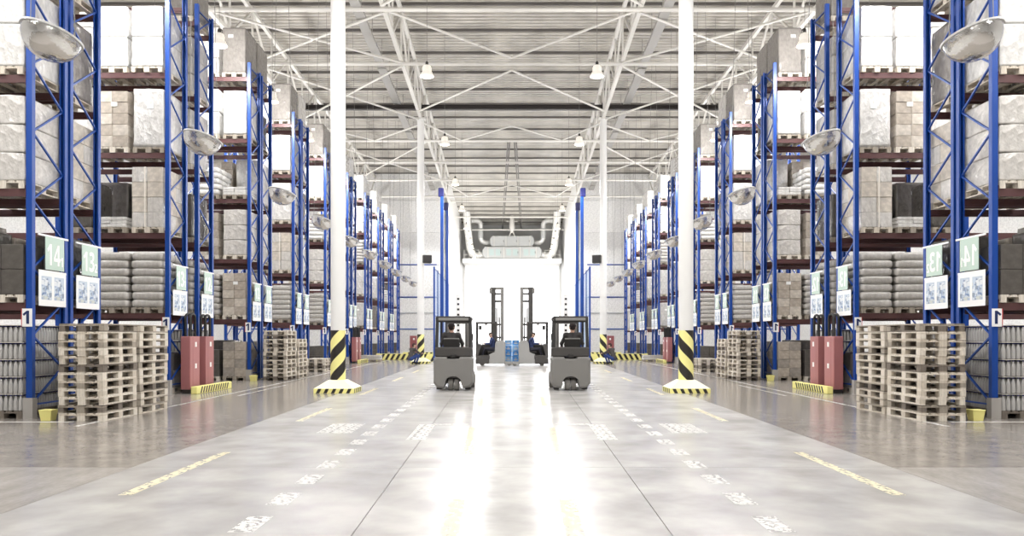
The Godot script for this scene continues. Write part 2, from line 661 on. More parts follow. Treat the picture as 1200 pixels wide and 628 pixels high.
func build_walls() -> void:
	var t := 0.3
	for s in [-1, 1]:
		var w := struct("wall_" + side_word(s))
		part(w, "panel", box_mesh(Vector3(t, 17.4, SIDE_END - REAR + 0.6)), M.wall, Vector3(s * (HALF + t / 2), 8.5, -(SIDE_END + REAR) / 2))
		# end wall of the racking bay, in horizontal panels
		var xin := wx(NAVE, SIDE_END)
		w = struct("wall_end_" + side_word(s))
		var y := 0.0
		for h in [2.3, 1.45, 1.45, 3.0, 3.0, 3.0, 2.9]:
			part(w, "panel", box_mesh(Vector3(HALF + xin, h - 0.02, t), 0.012), M.wall, Vector3(s * (HALF - xin) / 2, y + h / 2, -SIDE_END - t / 2))
			y += h
		part(w, "core", box_mesh(Vector3(HALF + xin, 17.0, 0.1)), M.wall_line, Vector3(s * (HALF - xin) / 2, 8.5, -SIDE_END - t / 2))
		for r in [[8.25, "blue"], [5.25, "blue"], [3.78, "wall_line"], [2.3, "blue"]]:
			part(w, "rail", box_mesh(Vector3(HALF + xin - 1.2, 0.09, 0.06)), M[r[1]], Vector3(s * ((HALF - xin) / 2 + 0.4), r[0], -SIDE_END + 0.03))
		# side wall of the middle aisle beyond it
		w = struct("wall_aisle_" + side_word(s))
		var q := [Vector2(xin - t, SIDE_END), Vector2(xin, SIDE_END), Vector2(wx(NAVE, NAVE_END), NAVE_END), Vector2(wx(NAVE, NAVE_END) - t, NAVE_END)]
		if s > 0:
			for j in 4:
				q[j].x = -q[j].x
		part(w, "panel", slab(q, 0.0, 17.2), M.wall)
	var w := struct("wall_rear")
	part(w, "panel", box_mesh(Vector3(HALF * 2 + 0.6, 17.4, t)), M.wall, Vector3(0, 8.5, -REAR + t / 2))
	# far wall: solid above the gallery, a wide open gateway below it
	var hx := -wx(NAVE, NAVE_END)
	w = struct("wall_far")
	part(w, "panel", box_mesh(Vector3(hx * 2, 17.2 - 11.3, t)), M.wall_dark, Vector3(0, (17.2 + 11.3) / 2, -NAVE_END - t / 2))
	for s in [-1, 1]:
		part(w, "jamb", box_mesh(Vector3(0.35, 11.3, t)), M.column_white, Vector3(s * (hx - 0.175), 5.65, -NAVE_END - t / 2))

func build_ceiling() -> void:
	var ce := struct("ceiling")
	part(ce, "roof_board", box_mesh(Vector3(HALF * 2 + 0.6, 0.12, NAVE_END - REAR + 1.2)), M.deck, Vector3(0, DECK + 0.2, -(NAVE_END + REAR) / 2))
	# profiled deck sheets between the purlins, ribs running across the hall
	var pitch := 3.0
	var sheet := MB.new()
	var rib := 0.375
	for k in 8:
		var z := k * rib
		var pr := [Vector2(0, 0.1), Vector2(0.11, 0.1), Vector2(0.15, 0.0), Vector2(0.335, 0.0), Vector2(0.375, 0.1)]
		for j in 4:
			var p: Vector2 = pr[j]
			var q: Vector2 = pr[j + 1]
			var e := q - p
			var nn := Vector3(0, -e.x, -e.y).normalized()
			sheet.quad(Vector3(-HALF, p.y, -(z + p.x)), Vector3(HALF, p.y, -(z + p.x)), Vector3(HALF, q.y, -(z + q.x)), Vector3(-HALF, q.y, -(z + q.x)), nn)
	var sm := sheet.done()
	var pm := MB.new()
	pm.box(Vector3(0, -0.055, 0), Vector3(HALF * 2, 0.11, 0.012))
	pm.box(Vector3(0, -0.006, 0.035), Vector3(HALF * 2, 0.012, 0.08))
	pm.box(Vector3(0, -0.104, -0.035), Vector3(HALF * 2, 0.012, 0.08))
	var pmesh := pm.done()
	var z := REAR
	while z < NAVE_END:
		part(ce, "deck_sheet", sm, M.deck, Vector3(0, DECK, -z))
		part(ce, "purlin", pmesh, M.purlin, Vector3(0, DECK, -z))
		z += pitch
	ce = thing("roof_bracing", "white cross struts and wind braces under the roof deck", "bracing")
	# main dark cross beam on the second pair of columns
	var bm := MB.new()
	bm.box(Vector3(0, 0.115, 0), Vector3(44, 0.03, 0.3))
	bm.box(Vector3(0, -0.115, 0), Vector3(44, 0.03, 0.3))
	bm.box(Vector3.ZERO, Vector3(44, 0.2, 0.03))
	part(ce, "cross_beam", bm.done(), M.dark_beam, Vector3(0, 14.85, -44.6))
	# round cross struts at the truss nodes
	for d in [17.3, 23.3, 29.3, 35.1, 48.8, 54.8, 61.0, 68.0]:
		part(ce, "cross_strut", tube_mesh([Vector3(-22, 14.0, -d), Vector3(22, 14.0, -d)], 0.085, 8), M.steel_white)
	for d in [76.0, 86.0, 96.0]:
		part(ce, "cross_strut", tube_mesh([Vector3(wx(NAVE, d), 15.0, -d), Vector3(-wx(NAVE, d), 15.0, -d)], 0.085, 8), M.steel_white)
	# wind bracing in the plane of the struts
	for s in [-1, 1]:
		var pts := [
			[-4.27, 29.3, 0.0, 34.4], [0.0, 36.0, -4.27, 42.6], [-4.27, 44.6, -2.1, 48.8], [-2.1, 48.8, 0.0, 45.4], [-4.27, 61.0, -2.4, 68.0], [-2.4, 68.0, 0.0, 63.0],
			[-4.27, 17.3, 0.0, 23.0], [0.0, 23.6, -4.27, 29.0], [-4.27, 29.6, -11.0, 35.0], [-11.0, 29.4, -4.27, 35.0], [-4.27, 35.4, -11.0, 44.0], [-11.0, 35.2, -4.27, 44.2],
			[-4.27, 45.0, -7.6, 48.8], [-7.6, 48.8, -11.0, 45.0], [-4.27, 49.0, -11.0, 61.0], [-11.0, 49.0, -4.27, 61.0]]
		for p in pts:
			var a := Vector3(wx(p[0], p[1]) if p[0] < 0 else 0.0, 14.02, -p[1])
			var b := Vector3(wx(p[2], p[3]) if p[2] < 0 else 0.0, 14.02, -p[3])
			if s > 0:
				a.x = -a.x
				b.x = -b.x
			part(ce, "wind_brace", tube_mesh([a, b], 0.05, 6), M.steel_white)
		# pipes under the ridge of the far aisle
		for q in [[1.09, 15.9, 56.0], [0.93, 15.7, 56.0]]:
			var a := Vector3(wx(q[0], q[2]), q[1], -q[2])
			var b := Vector3(wx(q[0], 101.0), q[1], -101.0)
			if s > 0:
				a.x = -a.x
				b.x = -b.x
			part(ce, "ridge_pipe", tube_mesh([a, b], 0.05, 6), M.purlin)

func build_trusses() -> void:
	for s in [-1, 1]:
		for L in [[-4.27, 5.0, 71.0, "beside the middle aisle"], [-11.05, 5.0, 71.0, "above the racking"]]:
			var o := thing("roof_truss", "white lattice roof truss running lengthwise %s on the %s" % [L[3], side_word(s)], "truss", "lengthwise roof trusses")
			place(o, 0, 0, 0, s)
			var lo := 14.15
			var hi := 16.35
			var pt := func(z: float, y: float) -> Vector3: return Vector3(wx(L[0], z), y, -z)
			part(o, "lower_chord", bar_mesh(pt.call(L[1], lo), pt.call(L[2], lo), 0.17, 0.17), M.steel_white)
			part(o, "upper_chord", bar_mesh(pt.call(L[1], hi), pt.call(L[2], hi), 0.17, 0.17), M.steel_white)
			var step := 3.0
			var z: float = L[1]
			var k := 0
			while z + step <= L[2] + 0.01:
				part(o, "web_post", bar_mesh(pt.call(z, lo), pt.call(z, hi), 0.08, 0.08), M.steel_white)
				if k % 2 == 0:
					part(o, "web_diagonal", bar_mesh(pt.call(z, hi), pt.call(z + step, lo), 0.09, 0.09), M.steel_white)
				else:
					part(o, "web_diagonal", bar_mesh(pt.call(z, lo), pt.call(z + step, hi), 0.09, 0.09), M.steel_white)
				z += step
				k += 1
		# stepped cable tray beside the truss
		var tr := thing("cable_tray", "grey stepped cable tray under the roof on the %s" % side_word(s), "cable tray", "cable trays")
		place(tr, 0, 0, 0, s)
		var z := 12.0
		var k := 0
		while z < 70.0:
			var a := Vector3(wx(-5.75, z), 15.2 - 0.05 * (k % 2), -z)
			var b := Vector3(wx(-5.75, z + 3.1), 15.2 - 0.05 * (k % 2), -z - 3.1)
			var m := MB.new()
			var bs := MB.along(a, b)
			m.box((a + b) / 2, Vector3(0.03, 3.1, 0.42), bs)
			m.box((a + b) / 2 + Vector3(0.2, 0.05, 0), Vector3(0.12, 3.1, 0.02), bs)
			m.box((a + b) / 2 + Vector3(-0.2, 0.05, 0), Vector3(0.12, 3.1, 0.02), bs)
			part(tr, "tray_length", m.done(), M.tray)
			part(tr, "hanger", box_mesh(Vector3(0.03, 1.5, 0.03)), M.tray, a + Vector3(0, 0.75, 0))
			z += 3.0
			k += 1

func build_columns(s: int) -> void:
	var k := 0
	for d in [20.9, 44.2]:
		var o := thing("hall_column", "%s round white column with striped sleeve, %s of the aisle" % [["nearer", "farther"][k], side_word(s)], "column", "round hall columns")
		place(o, wx(-4.27, d), 0, d, s)
		part(o, "shaft", lathe_mesh([Vector2(0.197, 0.4), Vector2(0.197, 14.05)], 32), M.column_white)
		part(o, "cap_plate", box_mesh(Vector3(0.55, 0.06, 0.55), 0.01), M.steel_white, Vector3(0, 14.08, 0))
		part(o, "striped_sleeve", lathe_mesh([Vector2(0.203, 0.30), Vector2(0.203, 1.68)], 32, 1.0), M.stripe)
		var base := MB.new()
		base.box(Vector3(0, 0.065, 0), Vector3(1.06, 0.13, 1.06))
		var lo := []
		var hi := []
		for c in [[-1, -1], [1, -1], [1, 1], [-1, 1]]:
			lo.append(Vector3(c[0] * 0.53, 0.13, c[1] * 0.53))
			hi.append(Vector3(c[0] * 0.22, 0.34, c[1] * 0.22))
		for j in 4:
			base.face([lo[j], lo[(j + 1) % 4], hi[(j + 1) % 4], hi[j]], Vector3(0, 0.1, 0))
		base.face(hi, Vector3.ZERO)
		var pl := part(o, "plinth", base.done(), M.yellow_pale)
		# black slanting bands on the rim of the plinth
		var bands := MB.new()
		for side in 4:
			var bs := Basis(Vector3.UP, side * PI / 2)
			bands.box(bs * Vector3(0, 0.065, 0.5315), Vector3(1.06, 0.126, 0.002), bs)
		part(pl, "yellow_rim", bands.done(), M.yellow)
		var dark := MB.new()
		for side in 4:
			var bs := Basis(Vector3.UP, side * PI / 2)
			for j in 5:
				var x := -0.47 + j * 0.2
				dark.prism(PackedVector2Array([Vector2(x, 0.004), Vector2(x + 0.09, 0.004), Vector2(x + 0.15, 0.126), Vector2(x + 0.06, 0.126)]), 0.531, 0.535, bs)
		part(pl, "black_bands", dark.done(), M.black)
		if k == 1:
			var sp := thing("loudspeaker", "black box loudspeaker bracketed to the farther %s column" % side_word(s), "loudspeaker", "loudspeakers on the columns")
			place(sp, wx(-4.27, d) + 0.36, 5.75, d, s)
			var cab := MB.new()
			cab.cbox(Vector3(0, 0.25, 0.05), Vector3(0.52, 0.46, 0.4), 0.03, Basis(Vector3.UP, 0.3))
			part(sp, "cabinet", cab.done(), M.slate)
			part(sp, "grille", box_mesh(Vector3(0.44, 0.38, 0.02), 0.005), M.black, Vector3(0.06, 0.25, 0.25), Basis(Vector3.UP, 0.3))
			part(sp, "bracket", box_mesh(Vector3(0.2, 0.06, 0.06)), M.slate, Vector3(-0.2, 0.22, 0))
		k += 1

func lamp_at(s: int, x: float, y: float, d: float, energy: float, label: String, group: String) -> void:
	var o := thing("high_bay_lamp", label, "lamp", group)
	place(o, x, y, d, s)
	if not G.has("lamp_bell"):
		G.lamp_bell = lathe_mesh([Vector2(0.245, 0.0), Vector2(0.235, 0.06), Vector2(0.2, 0.14), Vector2(0.165, 0.17), Vector2(0.17, 0.3), Vector2(0.14, 0.38), Vector2(0.06, 0.42), Vector2(0.0, 0.43)], 20)
		G.lamp_glass = lathe_mesh([Vector2(0.0, -0.045), Vector2(0.12, -0.035), Vector2(0.21, -0.005), Vector2(0.235, 0.03)], 20)
		G.lamp_hook = lathe_mesh([Vector2(0.05, 0.42), Vector2(0.06, 0.5), Vector2(0.03, 0.56), Vector2(0, 0.57)], 10)
	part(o, "bell", G.lamp_bell, M.lamp_acrylic)
	part(o, "diffuser", G.lamp_glass, M.lamp_glow)
	part(o, "hook", G.lamp_hook, M.slate)
	part(o, "wire", tube_mesh([Vector3(0, 0.55, 0), Vector3(0, DECK + 0.1 - y, 0)], 0.008, 5), M.cable)
	var l := SpotLight3D.new()
	l.name = "light"
	l.light_energy = energy
	l.light_color = srgb(254, 253, 251)
	l.light_size = 0.2
	l.spot_angle = 86.0
	l.spot_angle_attenuation = 0.3
	l.spot_range = 120.0
	l.spot_attenuation = 2.0
	l.shadow_enabled = true
	l.position = Vector3(0, -0.08, 0)
	l.rotation = Vector3(-PI / 2, 0, 0)
	o.add_child(l)
	var bulb := OmniLight3D.new()
	bulb.name = "bulb_light"
	bulb.light_energy = energy * UPLIGHT
	bulb.light_color = srgb(254, 253, 251)
	bulb.light_size = 0.12
	bulb.omni_range = 120.0
	bulb.omni_attenuation = 2.0
	bulb.shadow_enabled = true
	bulb.position = Vector3(0, 0.02, 0)
	o.add_child(bulb)

func build_lamps(s: int) -> void:
	var k := 0
	for d in [-12.0, -2.0, 8.0, 18.0, 28.0, 37.9, 47.9, 57.6, 67.0, 72.0, 77.0, 82.0, 87.0, 92.0]:  # beyond the racks, extra lamps are added in between to brighten the aisle end
		var lb := "white bell lamp hanging over the %s half of the middle aisle, %s from the camera" % [side_word(s), ORD[maxi(k - 4, 0)]]
		if k < 4:
			lb = "white bell lamp over the %s half of the aisle, %s behind the view" % [side_word(s), ORD[k]]
		lamp_at(s, wx(-2.48, d), 11.0, d, LAMP_ENERGY * (1.5 if d > 70.0 else 1.0), lb, "bell lamps over the middle aisle")
		k += 1
	k = 0
	for d in [4.5, 11.4, 18.2, 24.8, 30.7, 36.7, 42.6, 48.5, 54.2, 59.8, 65.4]:
		lamp_at(s, wx(-8.9, d), 10.9, d, AISLE_ENERGY, "white bell lamp over the %s cross aisle on the %s" % [ORD[k], side_word(s)], "bell lamps over the cross aisles")
		lamp_at(s, wx(-13.6, d), 10.9, d, AISLE_ENERGY, "white bell lamp deep in the %s cross aisle on the %s" % [ORD[k], side_word(s)], "bell lamps over the cross aisles")
		k += 1

# ---------------------------------------------------------------- pallets and pallet loads
const PW := 0.8
const PD := 1.2
const PH := 0.144

# [size, place] of every board and block of a pallet, by name
func pallet_pieces() -> Array:
	var out := []
	for k in 5:
		var w: float = [0.145, 0.1, 0.145, 0.1, 0.145][k]
		out.append(["deck_board", Vector3(w, 0.022, PD), Vector3(-0.3275 + k * 0.16375, 0.133, 0)])
	for k in 3:
		out.append(["cross_board", Vector3(PW, 0.022, 0.145), Vector3(0, 0.111, -0.5275 + k * 0.5275)])
	for i in 3:
		for k in 3:
			out.append(["block", Vector3([0.1, 0.145, 0.1][i], 0.078, 0.145), Vector3([-0.35, 0.0, 0.35][i], 0.061, -0.5275 + k * 0.5275)])
	for i in 3:
		out.append(["skid_board", Vector3([0.1, 0.145, 0.1][i], 0.022, PD), Vector3([-0.35, 0.0, 0.35][i], 0.011, 0)])
	return out

func make_pallet(label: String, group: String, wood: Array) -> Node3D:
	var o := thing("wooden_pallet", label, "pallet", group)
	for p in pallet_pieces():
		part(o, p[0], box_mesh(p[1], 0.004), wood[rng.randi() % wood.size()], p[2])
	return o

var kinds := {}
var film_noise := FastNoiseLite.new()

func pallet_base(wood: Material) -> Node3D:
	var o := Node3D.new()
	if not G.has("pallet"):
		var b := MB.new()
		for p in pallet_pieces():
			b.box(p[2], p[1])
		G.pallet = b.done()
	part(o, "pallet", G.pallet, wood)
	return o

func tiers(hs: Array, m: Material, called: String, inset := 0.0, crumple := 0.02) -> Node3D:
	var o := pallet_base([M.wood_mid, M.wood_grey, M.wood_pale][kinds.size() % 3])
	var y := PH
	for h in hs:
		var key := "tier%s_%s_%s_%s" % [h, y, inset, crumple]
		if not G.has(key):
			var b := MB.new()
			b.lump(Vector3(PW - inset, h, PD - 0.02 - inset), Vector3(0, h / 2, 0), 0.035, crumple, 8, film_noise)
			G[key] = b.done()
		part(o, called, G[key], m, Vector3(0, y, 0))
		y += h - 0.004
	return o

func stacked(nx: int, nz: int, ny: int, h: float, mats: Array, called: String) -> Node3D:
	var o := pallet_base([M.wood_mid, M.wood_grey, M.wood_pale][kinds.size() % 3])
	var w := PW / nx
	var d := PD / nz
	for y in ny:
		for x in nx:
			for z in nz:
				var mesh := box_mesh(Vector3(w - 0.008, h - 0.006, d - 0.008), 0.008)
				var at := Vector3(-PW / 2 + w * (x + 0.5) + rng.randf_range(-0.004, 0.004), PH + h * (y + 0.5), -PD / 2 + d * (z + 0.5) + rng.randf_range(-0.006, 0.006))
				part(o, called, mesh, mats[rng.randi() % mats.size()], at)
	return o

func sacks(ny: int, h: float, m: Material, called: String) -> Node3D:
	var o := pallet_base(M.wood_grey)
	var key := "sack%s" % h
	if not G.has(key):
		var b := MB.new()
		b.lump(Vector3(0.82, h + 0.012, 0.41), Vector3.ZERO, h * 0.42, 0.012, 5, film_noise)
		G[key] = b.done()
	for y in ny:
		for z in 3:
			part(o, called, G[key], m, Vector3(rng.randf_range(-0.015, 0.015), PH + h * (y + 0.5), -0.4 + 0.4 * z), Basis(Vector3.UP, rng.randf_range(-0.02, 0.02) + (PI if y % 2 else 0.0)))
	return o

func bottles(layers: int) -> Node3D:
	var o := pallet_base(M.wood_dark)
	if not G.has("bottle_layer"):
		var b := MB.new()
		var c := MB.new()
		for i in 9:
			for k in 14:
				if i > 1 and i < 7 and k > 0 and k < 12:
					continue
				var at := Vector3(-0.36 + i * 0.09, 0, -0.56 + k * 0.0862)
				b.lathe([Vector2(0.03, 0.0), Vector2(0.041, 0.012), Vector2(0.041, 0.17), Vector2(0.034, 0.2), Vector2(0.016, 0.27)], 8, at)
				c.lathe([Vector2(0.017, 0.268), Vector2(0.017, 0.292), Vector2(0.0, 0.293)], 6, at)
		G.bottle_layer = b.done()
		G.cap_layer = c.done()
	for y in layers:
		var l := hold(o, "bottle_tier", Vector3(0, PH + y * 0.315, 0))
		part(l, "bottles", G.bottle_layer, M.bottle).set_meta("kind", "stuff")
		part(l, "caps", G.cap_layer, M.cap).set_meta("kind", "stuff")
		part(l, "divider_sheet", box_mesh(Vector3(0.8, 0.012, 1.19)), M.sheet, Vector3(0, 0.302, 0))
	return o

func add_label(o: Node3D, y: float, x := 0.05) -> Node3D:
	part(o, "label_sheet", box_mesh(Vector3(0.16, 0.11, 0.004)), M.paper, Vector3(x, y, PD / 2 + 0.006))
	return o

func add_straps(o: Node3D, h: float) -> Node3D:
	var b := MB.new()
	for x in [-0.06]:
		b.box(Vector3(x, PH + h / 2, PD / 2 + 0.002), Vector3(0.035, h, 0.006))
		b.box(Vector3(x, PH + h + 0.002, 0), Vector3(0.035, 0.006, PD))
		b.box(Vector3(x, PH + h / 2, -PD / 2 - 0.002), Vector3(0.035, h, 0.006))
	part(o, "strap", b.done(), M.tape)
	return o

func make_cargo_kinds() -> void:
	film_noise.seed = 9
	film_noise.frequency = 0.05
	film_noise.fractal_octaves = 3
	kinds.white = [tiers([0.78, 0.8], M.film_white, "wrapped_tier"), "tall white wrapped load"]
	kinds.white_b = [add_label(tiers([1.52], M.film_white, "wrapped_block"), 1.2), "white wrapped load with label"]
	kinds.pale = [tiers([0.52, 0.52, 0.54], M.film_pale, "wrapped_tier"), "pale wrapped load, three tiers"]
	kinds.grey = [add_label(tiers([1.56], M.film_grey, "wrapped_block"), 1.4, -0.1), "grey wrapped load with label"]
	kinds.dark = [tiers([1.25], M.film_dark, "wrapped_block", 0.06), "dark grey wrapped load"]
	kinds.cartons = [add_label(stacked(2, 3, 5, 0.29, [M.card_mid, M.card_mid, M.card_pale], "carton"), 1.25), "stack of brown cartons"]
	kinds.cartons_pale = [add_straps(stacked(2, 3, 4, 0.39, [M.card_pale, M.card_pale, M.film_pale], "carton"), 1.56), "strapped stack of pale cartons"]
	kinds.cartons_grey = [stacked(2, 3, 4, 0.3, [M.card_grey, M.card_grey, M.card_mid], "carton"), "stack of grey cartons"]
	kinds.sacks = [sacks(7, 0.205, M.sack, "sack"), "stack of grey sacks"]
	kinds.sacks_white = [sacks(5, 0.19, M.sack_white, "sack"), "stack of white sacks"]
	kinds.low = [stacked(2, 3, 3, 0.09, [M.film_white, M.sack_white], "flat_pack"), "low white flat packs"]
	kinds.dark_boxes = [stacked(2, 2, 2, 0.46, [M.card_dark, M.card_dark, M.card_grey], "box"), "stack of dark boxes"]
	kinds.bottles = [bottles(5), "clear bottles in tiers"]

# ---------------------------------------------------------------- racking
const RACK_X := -8.505
const BAY := 2.85
const FRAME := 1.03
const RACK_H := 11.0
const LEVELS := [0.0, 2.12, 4.2, 6.28, 8.36, 10.5]

func post_mesh() -> ArrayMesh:
	if not G.has("post"):
		var b := MB.new()
		var h := RACK_H
		b.box(Vector3(0, h / 2, 0.045), Vector3(0.11, h, 0.01))
		for s in [-1, 1]:
			b.box(Vector3(s * 0.05, h / 2, 0.0), Vector3(0.01, h, 0.09))
			b.box(Vector3(s * 0.038, h / 2, -0.045), Vector3(0.034, h, 0.008))
		G.post = b.done()
	return G.post

func rack_frame(o: Node3D, x: float, near: bool) -> void:
	var f := hold(o, "upright_frame", Vector3(x, 0, 0))
	part(f, "post", post_mesh(), M.blue)
	part(f, "post", post_mesh(), M.blue, Vector3(0, 0, -FRAME), Basis(Vector3.UP, PI))
	for k in 2:
		part(f, "foot_plate", box_mesh(Vector3(0.17, 0.012, 0.16)), M.zinc, Vector3(0, 0.006, -FRAME * k))
	var step := 0.625
	if not G.has("brace_up"):
		G.brace_up = bar_mesh(Vector3(0, 0, -0.04), Vector3(0, step, -FRAME + 0.04), 0.03, 0.035)
		G.brace_down = bar_mesh(Vector3(0, step, -0.04), Vector3(0, 0, -FRAME + 0.04), 0.03, 0.035)
		G.brace_flat = bar_mesh(Vector3(0, 0, -0.04), Vector3(0, 0, -FRAME + 0.04), 0.03, 0.035)
	part(f, "brace", G.brace_flat, M.blue, Vector3(0, 0.25, 0))
	part(f, "brace", G.brace_flat, M.blue, Vector3(0, RACK_H - 0.15, 0))
	for k in 17:
		part(f, "brace", G.brace_up if k % 2 == 0 else G.brace_down, M.blue, Vector3(0, 0.27 + k * step, 0))
	if near:
		var b := MB.new()
		b.box(Vector3(0, 0.19, 0.085), Vector3(0.18, 0.38, 0.012))
		b.box(Vector3(0.085, 0.19, 0.02), Vector3(0.012, 0.38, 0.13))
		b.box(Vector3(-0.085, 0.19, 0.02), Vector3(0.012, 0.38, 0.13))
		part(f, "post_guard", b.done(), M.foot_grey)

func build_racks(s: int) -> void:
	var fronts := [14.07, 19.98, 26.6, 32.4, 38.5, 44.3, 50.3, 56.0, 61.5, 67.0]
	var gaps := [1.27, 1.95, 1.35, 1.35, 1.35, 1.35, 1.35, 1.35, 1.35]
	var plan := {
		"A0": [["bottles", "bottles"], ["dark_boxes", "dark"], ["pale", "cartons"], ["white", "white_b"]],
		"A1": [["bottles", "dark_boxes", "dark"], ["dark", "cartons_grey", "grey"], ["cartons_pale", "grey"], ["grey", "pale"], ["white"]],
		"B0": [["dark_boxes", "cartons_grey", "bottles"], ["sacks", "sacks", "sacks"], ["cartons_pale", "low", "dark"], ["white_b", "cartons", "white"], ["white", "white", "pale"]],
		"B1": [["bottles", "dark_boxes", "dark"], ["sacks", "grey"], ["dark", "grey", "grey"], ["pale", "white"], ["pale", "grey"], ["grey"]],
		"C0": [["cartons_grey", "dark_boxes"], ["cartons", "sacks"], ["pale", "cartons"], ["low", "sacks_white"], ["white_b", "white"], ["grey", "pale"]],
		"C1": [["dark_boxes", "dark"], ["white"], ["pale"], ["white_b", "cartons"], ["dark"], ["grey"]],
		"D0": [["dark_boxes", "cartons_grey"], ["sacks", "sacks"], ["cartons_pale", "dark"], ["white", "pale"], ["white_b", "white"], ["grey", "white"]],
		"D1": [["cartons_grey"], ["pale"], ["white"], ["grey"], ["white"], ["pale"]],
		"E0": [["dark_boxes", "dark"], ["sacks", "cartons"], ["pale", "white"], ["sacks_white", "white"], ["white", "white_b"], ["grey", "white"]],
		"E1": [["dark_boxes"], ["pale"], ["white"], ["cartons"], ["white"], ["grey"]],
	}
	var far := ["white", "pale", "sacks_white", "white_b", "grey", "pale", "white", "sacks"]
	var wr := RandomNumberGenerator.new()
	wr.seed = 77
	for p in fronts.size():
		for row in (1 if p == 9 else 2):
			var z0: float = fronts[p] + (gaps[p] if row else 0.0)
			var x := wx(RACK_X, z0)
			var bays := 2 if p == 1 and row == 0 else 1
			var rank: String = ["front", "rear"][row] + " row of " + ORD[p] + " " + side_word(s)
			var o := thing("pallet_rack", "blue pallet rack with maroon beams, %s double rack" % rank if p < 9 else "blue pallet rack with maroon beams, single farthest row on the %s" % side_word(s), "rack", "pallet racks")
			place(o, x, 0, z0, s)
			for b in bays + 1:
				rack_frame(o, -BAY * b, b == 0 and row == 0)
			if not G.has("beam"):
				var bm := MB.new()
				bm.box(Vector3(-BAY / 2, -0.07, 0), Vector3(BAY - 0.12, 0.14, 0.05))
				bm.box(Vector3(-BAY / 2, -0.05, -0.035), Vector3(BAY - 0.12, 0.1, 0.02))
				for e in [0.065, BAY - 0.065]:
					bm.box(Vector3(-e, -0.06, 0.0), Vector3(0.012, 0.24, 0.075))
				G.beam = bm.done()
			for b in bays:
				for L in range(1, 6):
					part(o, "beam", G.beam, M.maroon, Vector3(-BAY * b, LEVELS[L], 0.02))
					part(o, "beam", G.beam, M.maroon, Vector3(-BAY * b, LEVELS[L], -FRAME - 0.02), Basis(Vector3.UP, PI).scaled_local(Vector3(-1, 1, 1)))
			# the loaded pallets
			var key := "ABCDEFGHIJ"[p] + str(row)
			for L in 6:
				var cols: Array = []
				if plan.has(key):
					if L < plan[key].size():
						cols = plan[key][L]
				else:
					cols = [far[wr.randi() % far.size()]] if L else ["dark_boxes"]
				for k in cols.size():
					var proto: Array = kinds[cols[k]]
					var ld: Node3D = proto[0].duplicate()
					ld.name = numbered("pallet_load")
					add_child(ld)
					var where: String = ["on the floor", "first shelf", "second shelf", "third shelf", "fourth shelf", "fifth shelf"][L]
					var spot: String = "" if cols.size() == 1 else [", aisle end", ", second in", ", third in"][k]
					tag(ld, "%s, %s, %s rack%s" % [proto[1], where, rank, spot], "pallet load", "loaded pallets in the racks")
					place(ld, x - 0.5 - 0.925 * k + wr.randf_range(-0.02, 0.02), LEVELS[L], z0 + FRAME / 2 + wr.randf_range(-0.02, 0.02), s, wr.randf_range(-0.01, 0.01))
			# boards on the end frame
			if p < 9:
				signs(s, p, row, x, z0)

func signs(s: int, p: int, row: int, x: float, z0: float) -> void:
	var number := str(14 - p - row)
	var small := str(1 + row)
	var rank: String = ["front", "rear"][row] + " row of " + ORD[p] + " " + side_word(s) + " rack"
	var y0 := 2.74
	var o := thing("row_number_sign", "pale green board reading %s on end of %s" % [number, rank], "sign", "green row number boards")
	place(o, x + 0.085, y0, z0 + 0.60, s)
	part(o, "board", box_mesh(Vector3(0.012, 0.62, 0.60), 0.003), M.sign_green, Vector3(0, 0.33, 0))
	part(o, "hanging_rail", box_mesh(Vector3(0.02, 0.035, 0.95)), M.sign_white, Vector3(-0.012, 0.655, 0.02))
	part(o, "digits", text_mesh(number, 0.40), M.sign_white, Vector3(0.008, 0.30, 0.05), Basis(Vector3.UP, PI / 2).scaled_local(Vector3(0.72, 1, 1)))
	part(o, "small_digit", text_mesh(small, 0.18), M.sign_white, Vector3(0.008, 0.19, -0.22), Basis(Vector3.UP, PI / 2).scaled_local(Vector3(0.8, 1, 1)))
	o = thing("information_board", "white board with two printed photographs, end of %s" % rank, "sign", "white information boards")
	place(o, x + 0.085, y0 - 0.68, z0 + 0.53, s)
	part(o, "board", box_mesh(Vector3(0.012, 0.64, 0.86), 0.003), M.sign_white, Vector3(0, 0.33, 0))
	for k in 2:
		var q := MB.new()
		q.quad(Vector3(0, -0.22, 0.16), Vector3(0, -0.22, -0.16), Vector3(0, 0.22, -0.16), Vector3(0, 0.22, 0.16), Vector3.RIGHT)
		part(o, "photograph", q.done(), M.photo_print, Vector3(0.0075, 0.35, 0.2 - 0.4 * k))
	part(o, "frame_strip", box_mesh(Vector3(0.016, 0.04, 0.86)), M.sign_white, Vector3(0.002, 0.66, 0))
	if row == 0:
		o = thing("bay_sign", "small white sign reading 1 on near post of %s %s rack" % [ORD[p], side_word(s)], "sign", "small white bay signs")
		place(o, x - 0.03, 1.68, z0 - 0.062, s)
		part(o, "plate", box_mesh(Vector3(0.19, 0.33, 0.01), 0.002), M.sign_white, Vector3(0, 0.165, 0))
		part(o, "digit", text_mesh("1", 0.24), M.ink_navy, Vector3(0, 0.165, 0.007))
		part(o, "red_edge", box_mesh(Vector3(0.016, 0.33, 0.012)), M.red_edge, Vector3(-0.095, 0.165, 0))

# lettering of a given cap height, centred
func text_mesh(t: String, h: float) -> Mesh:
	var key := "text%s_%s" % [t, h]
	if not G.has(key):
		var f := SystemFont.new()
		f.font_names = PackedStringArray(["Droid Sans"])
		f.font_weight = 700
		var m := TextMesh.new()
		m.text = t
		m.font = f
		m.font_size = 64
		m.pixel_size = h / 46.0
		m.depth = 0.004
		m.horizontal_alignment = HORIZONTAL_ALIGNMENT_CENTER
		m.vertical_alignment = VERTICAL_ALIGNMENT_CENTER
		G[key] = m
	return G[key]

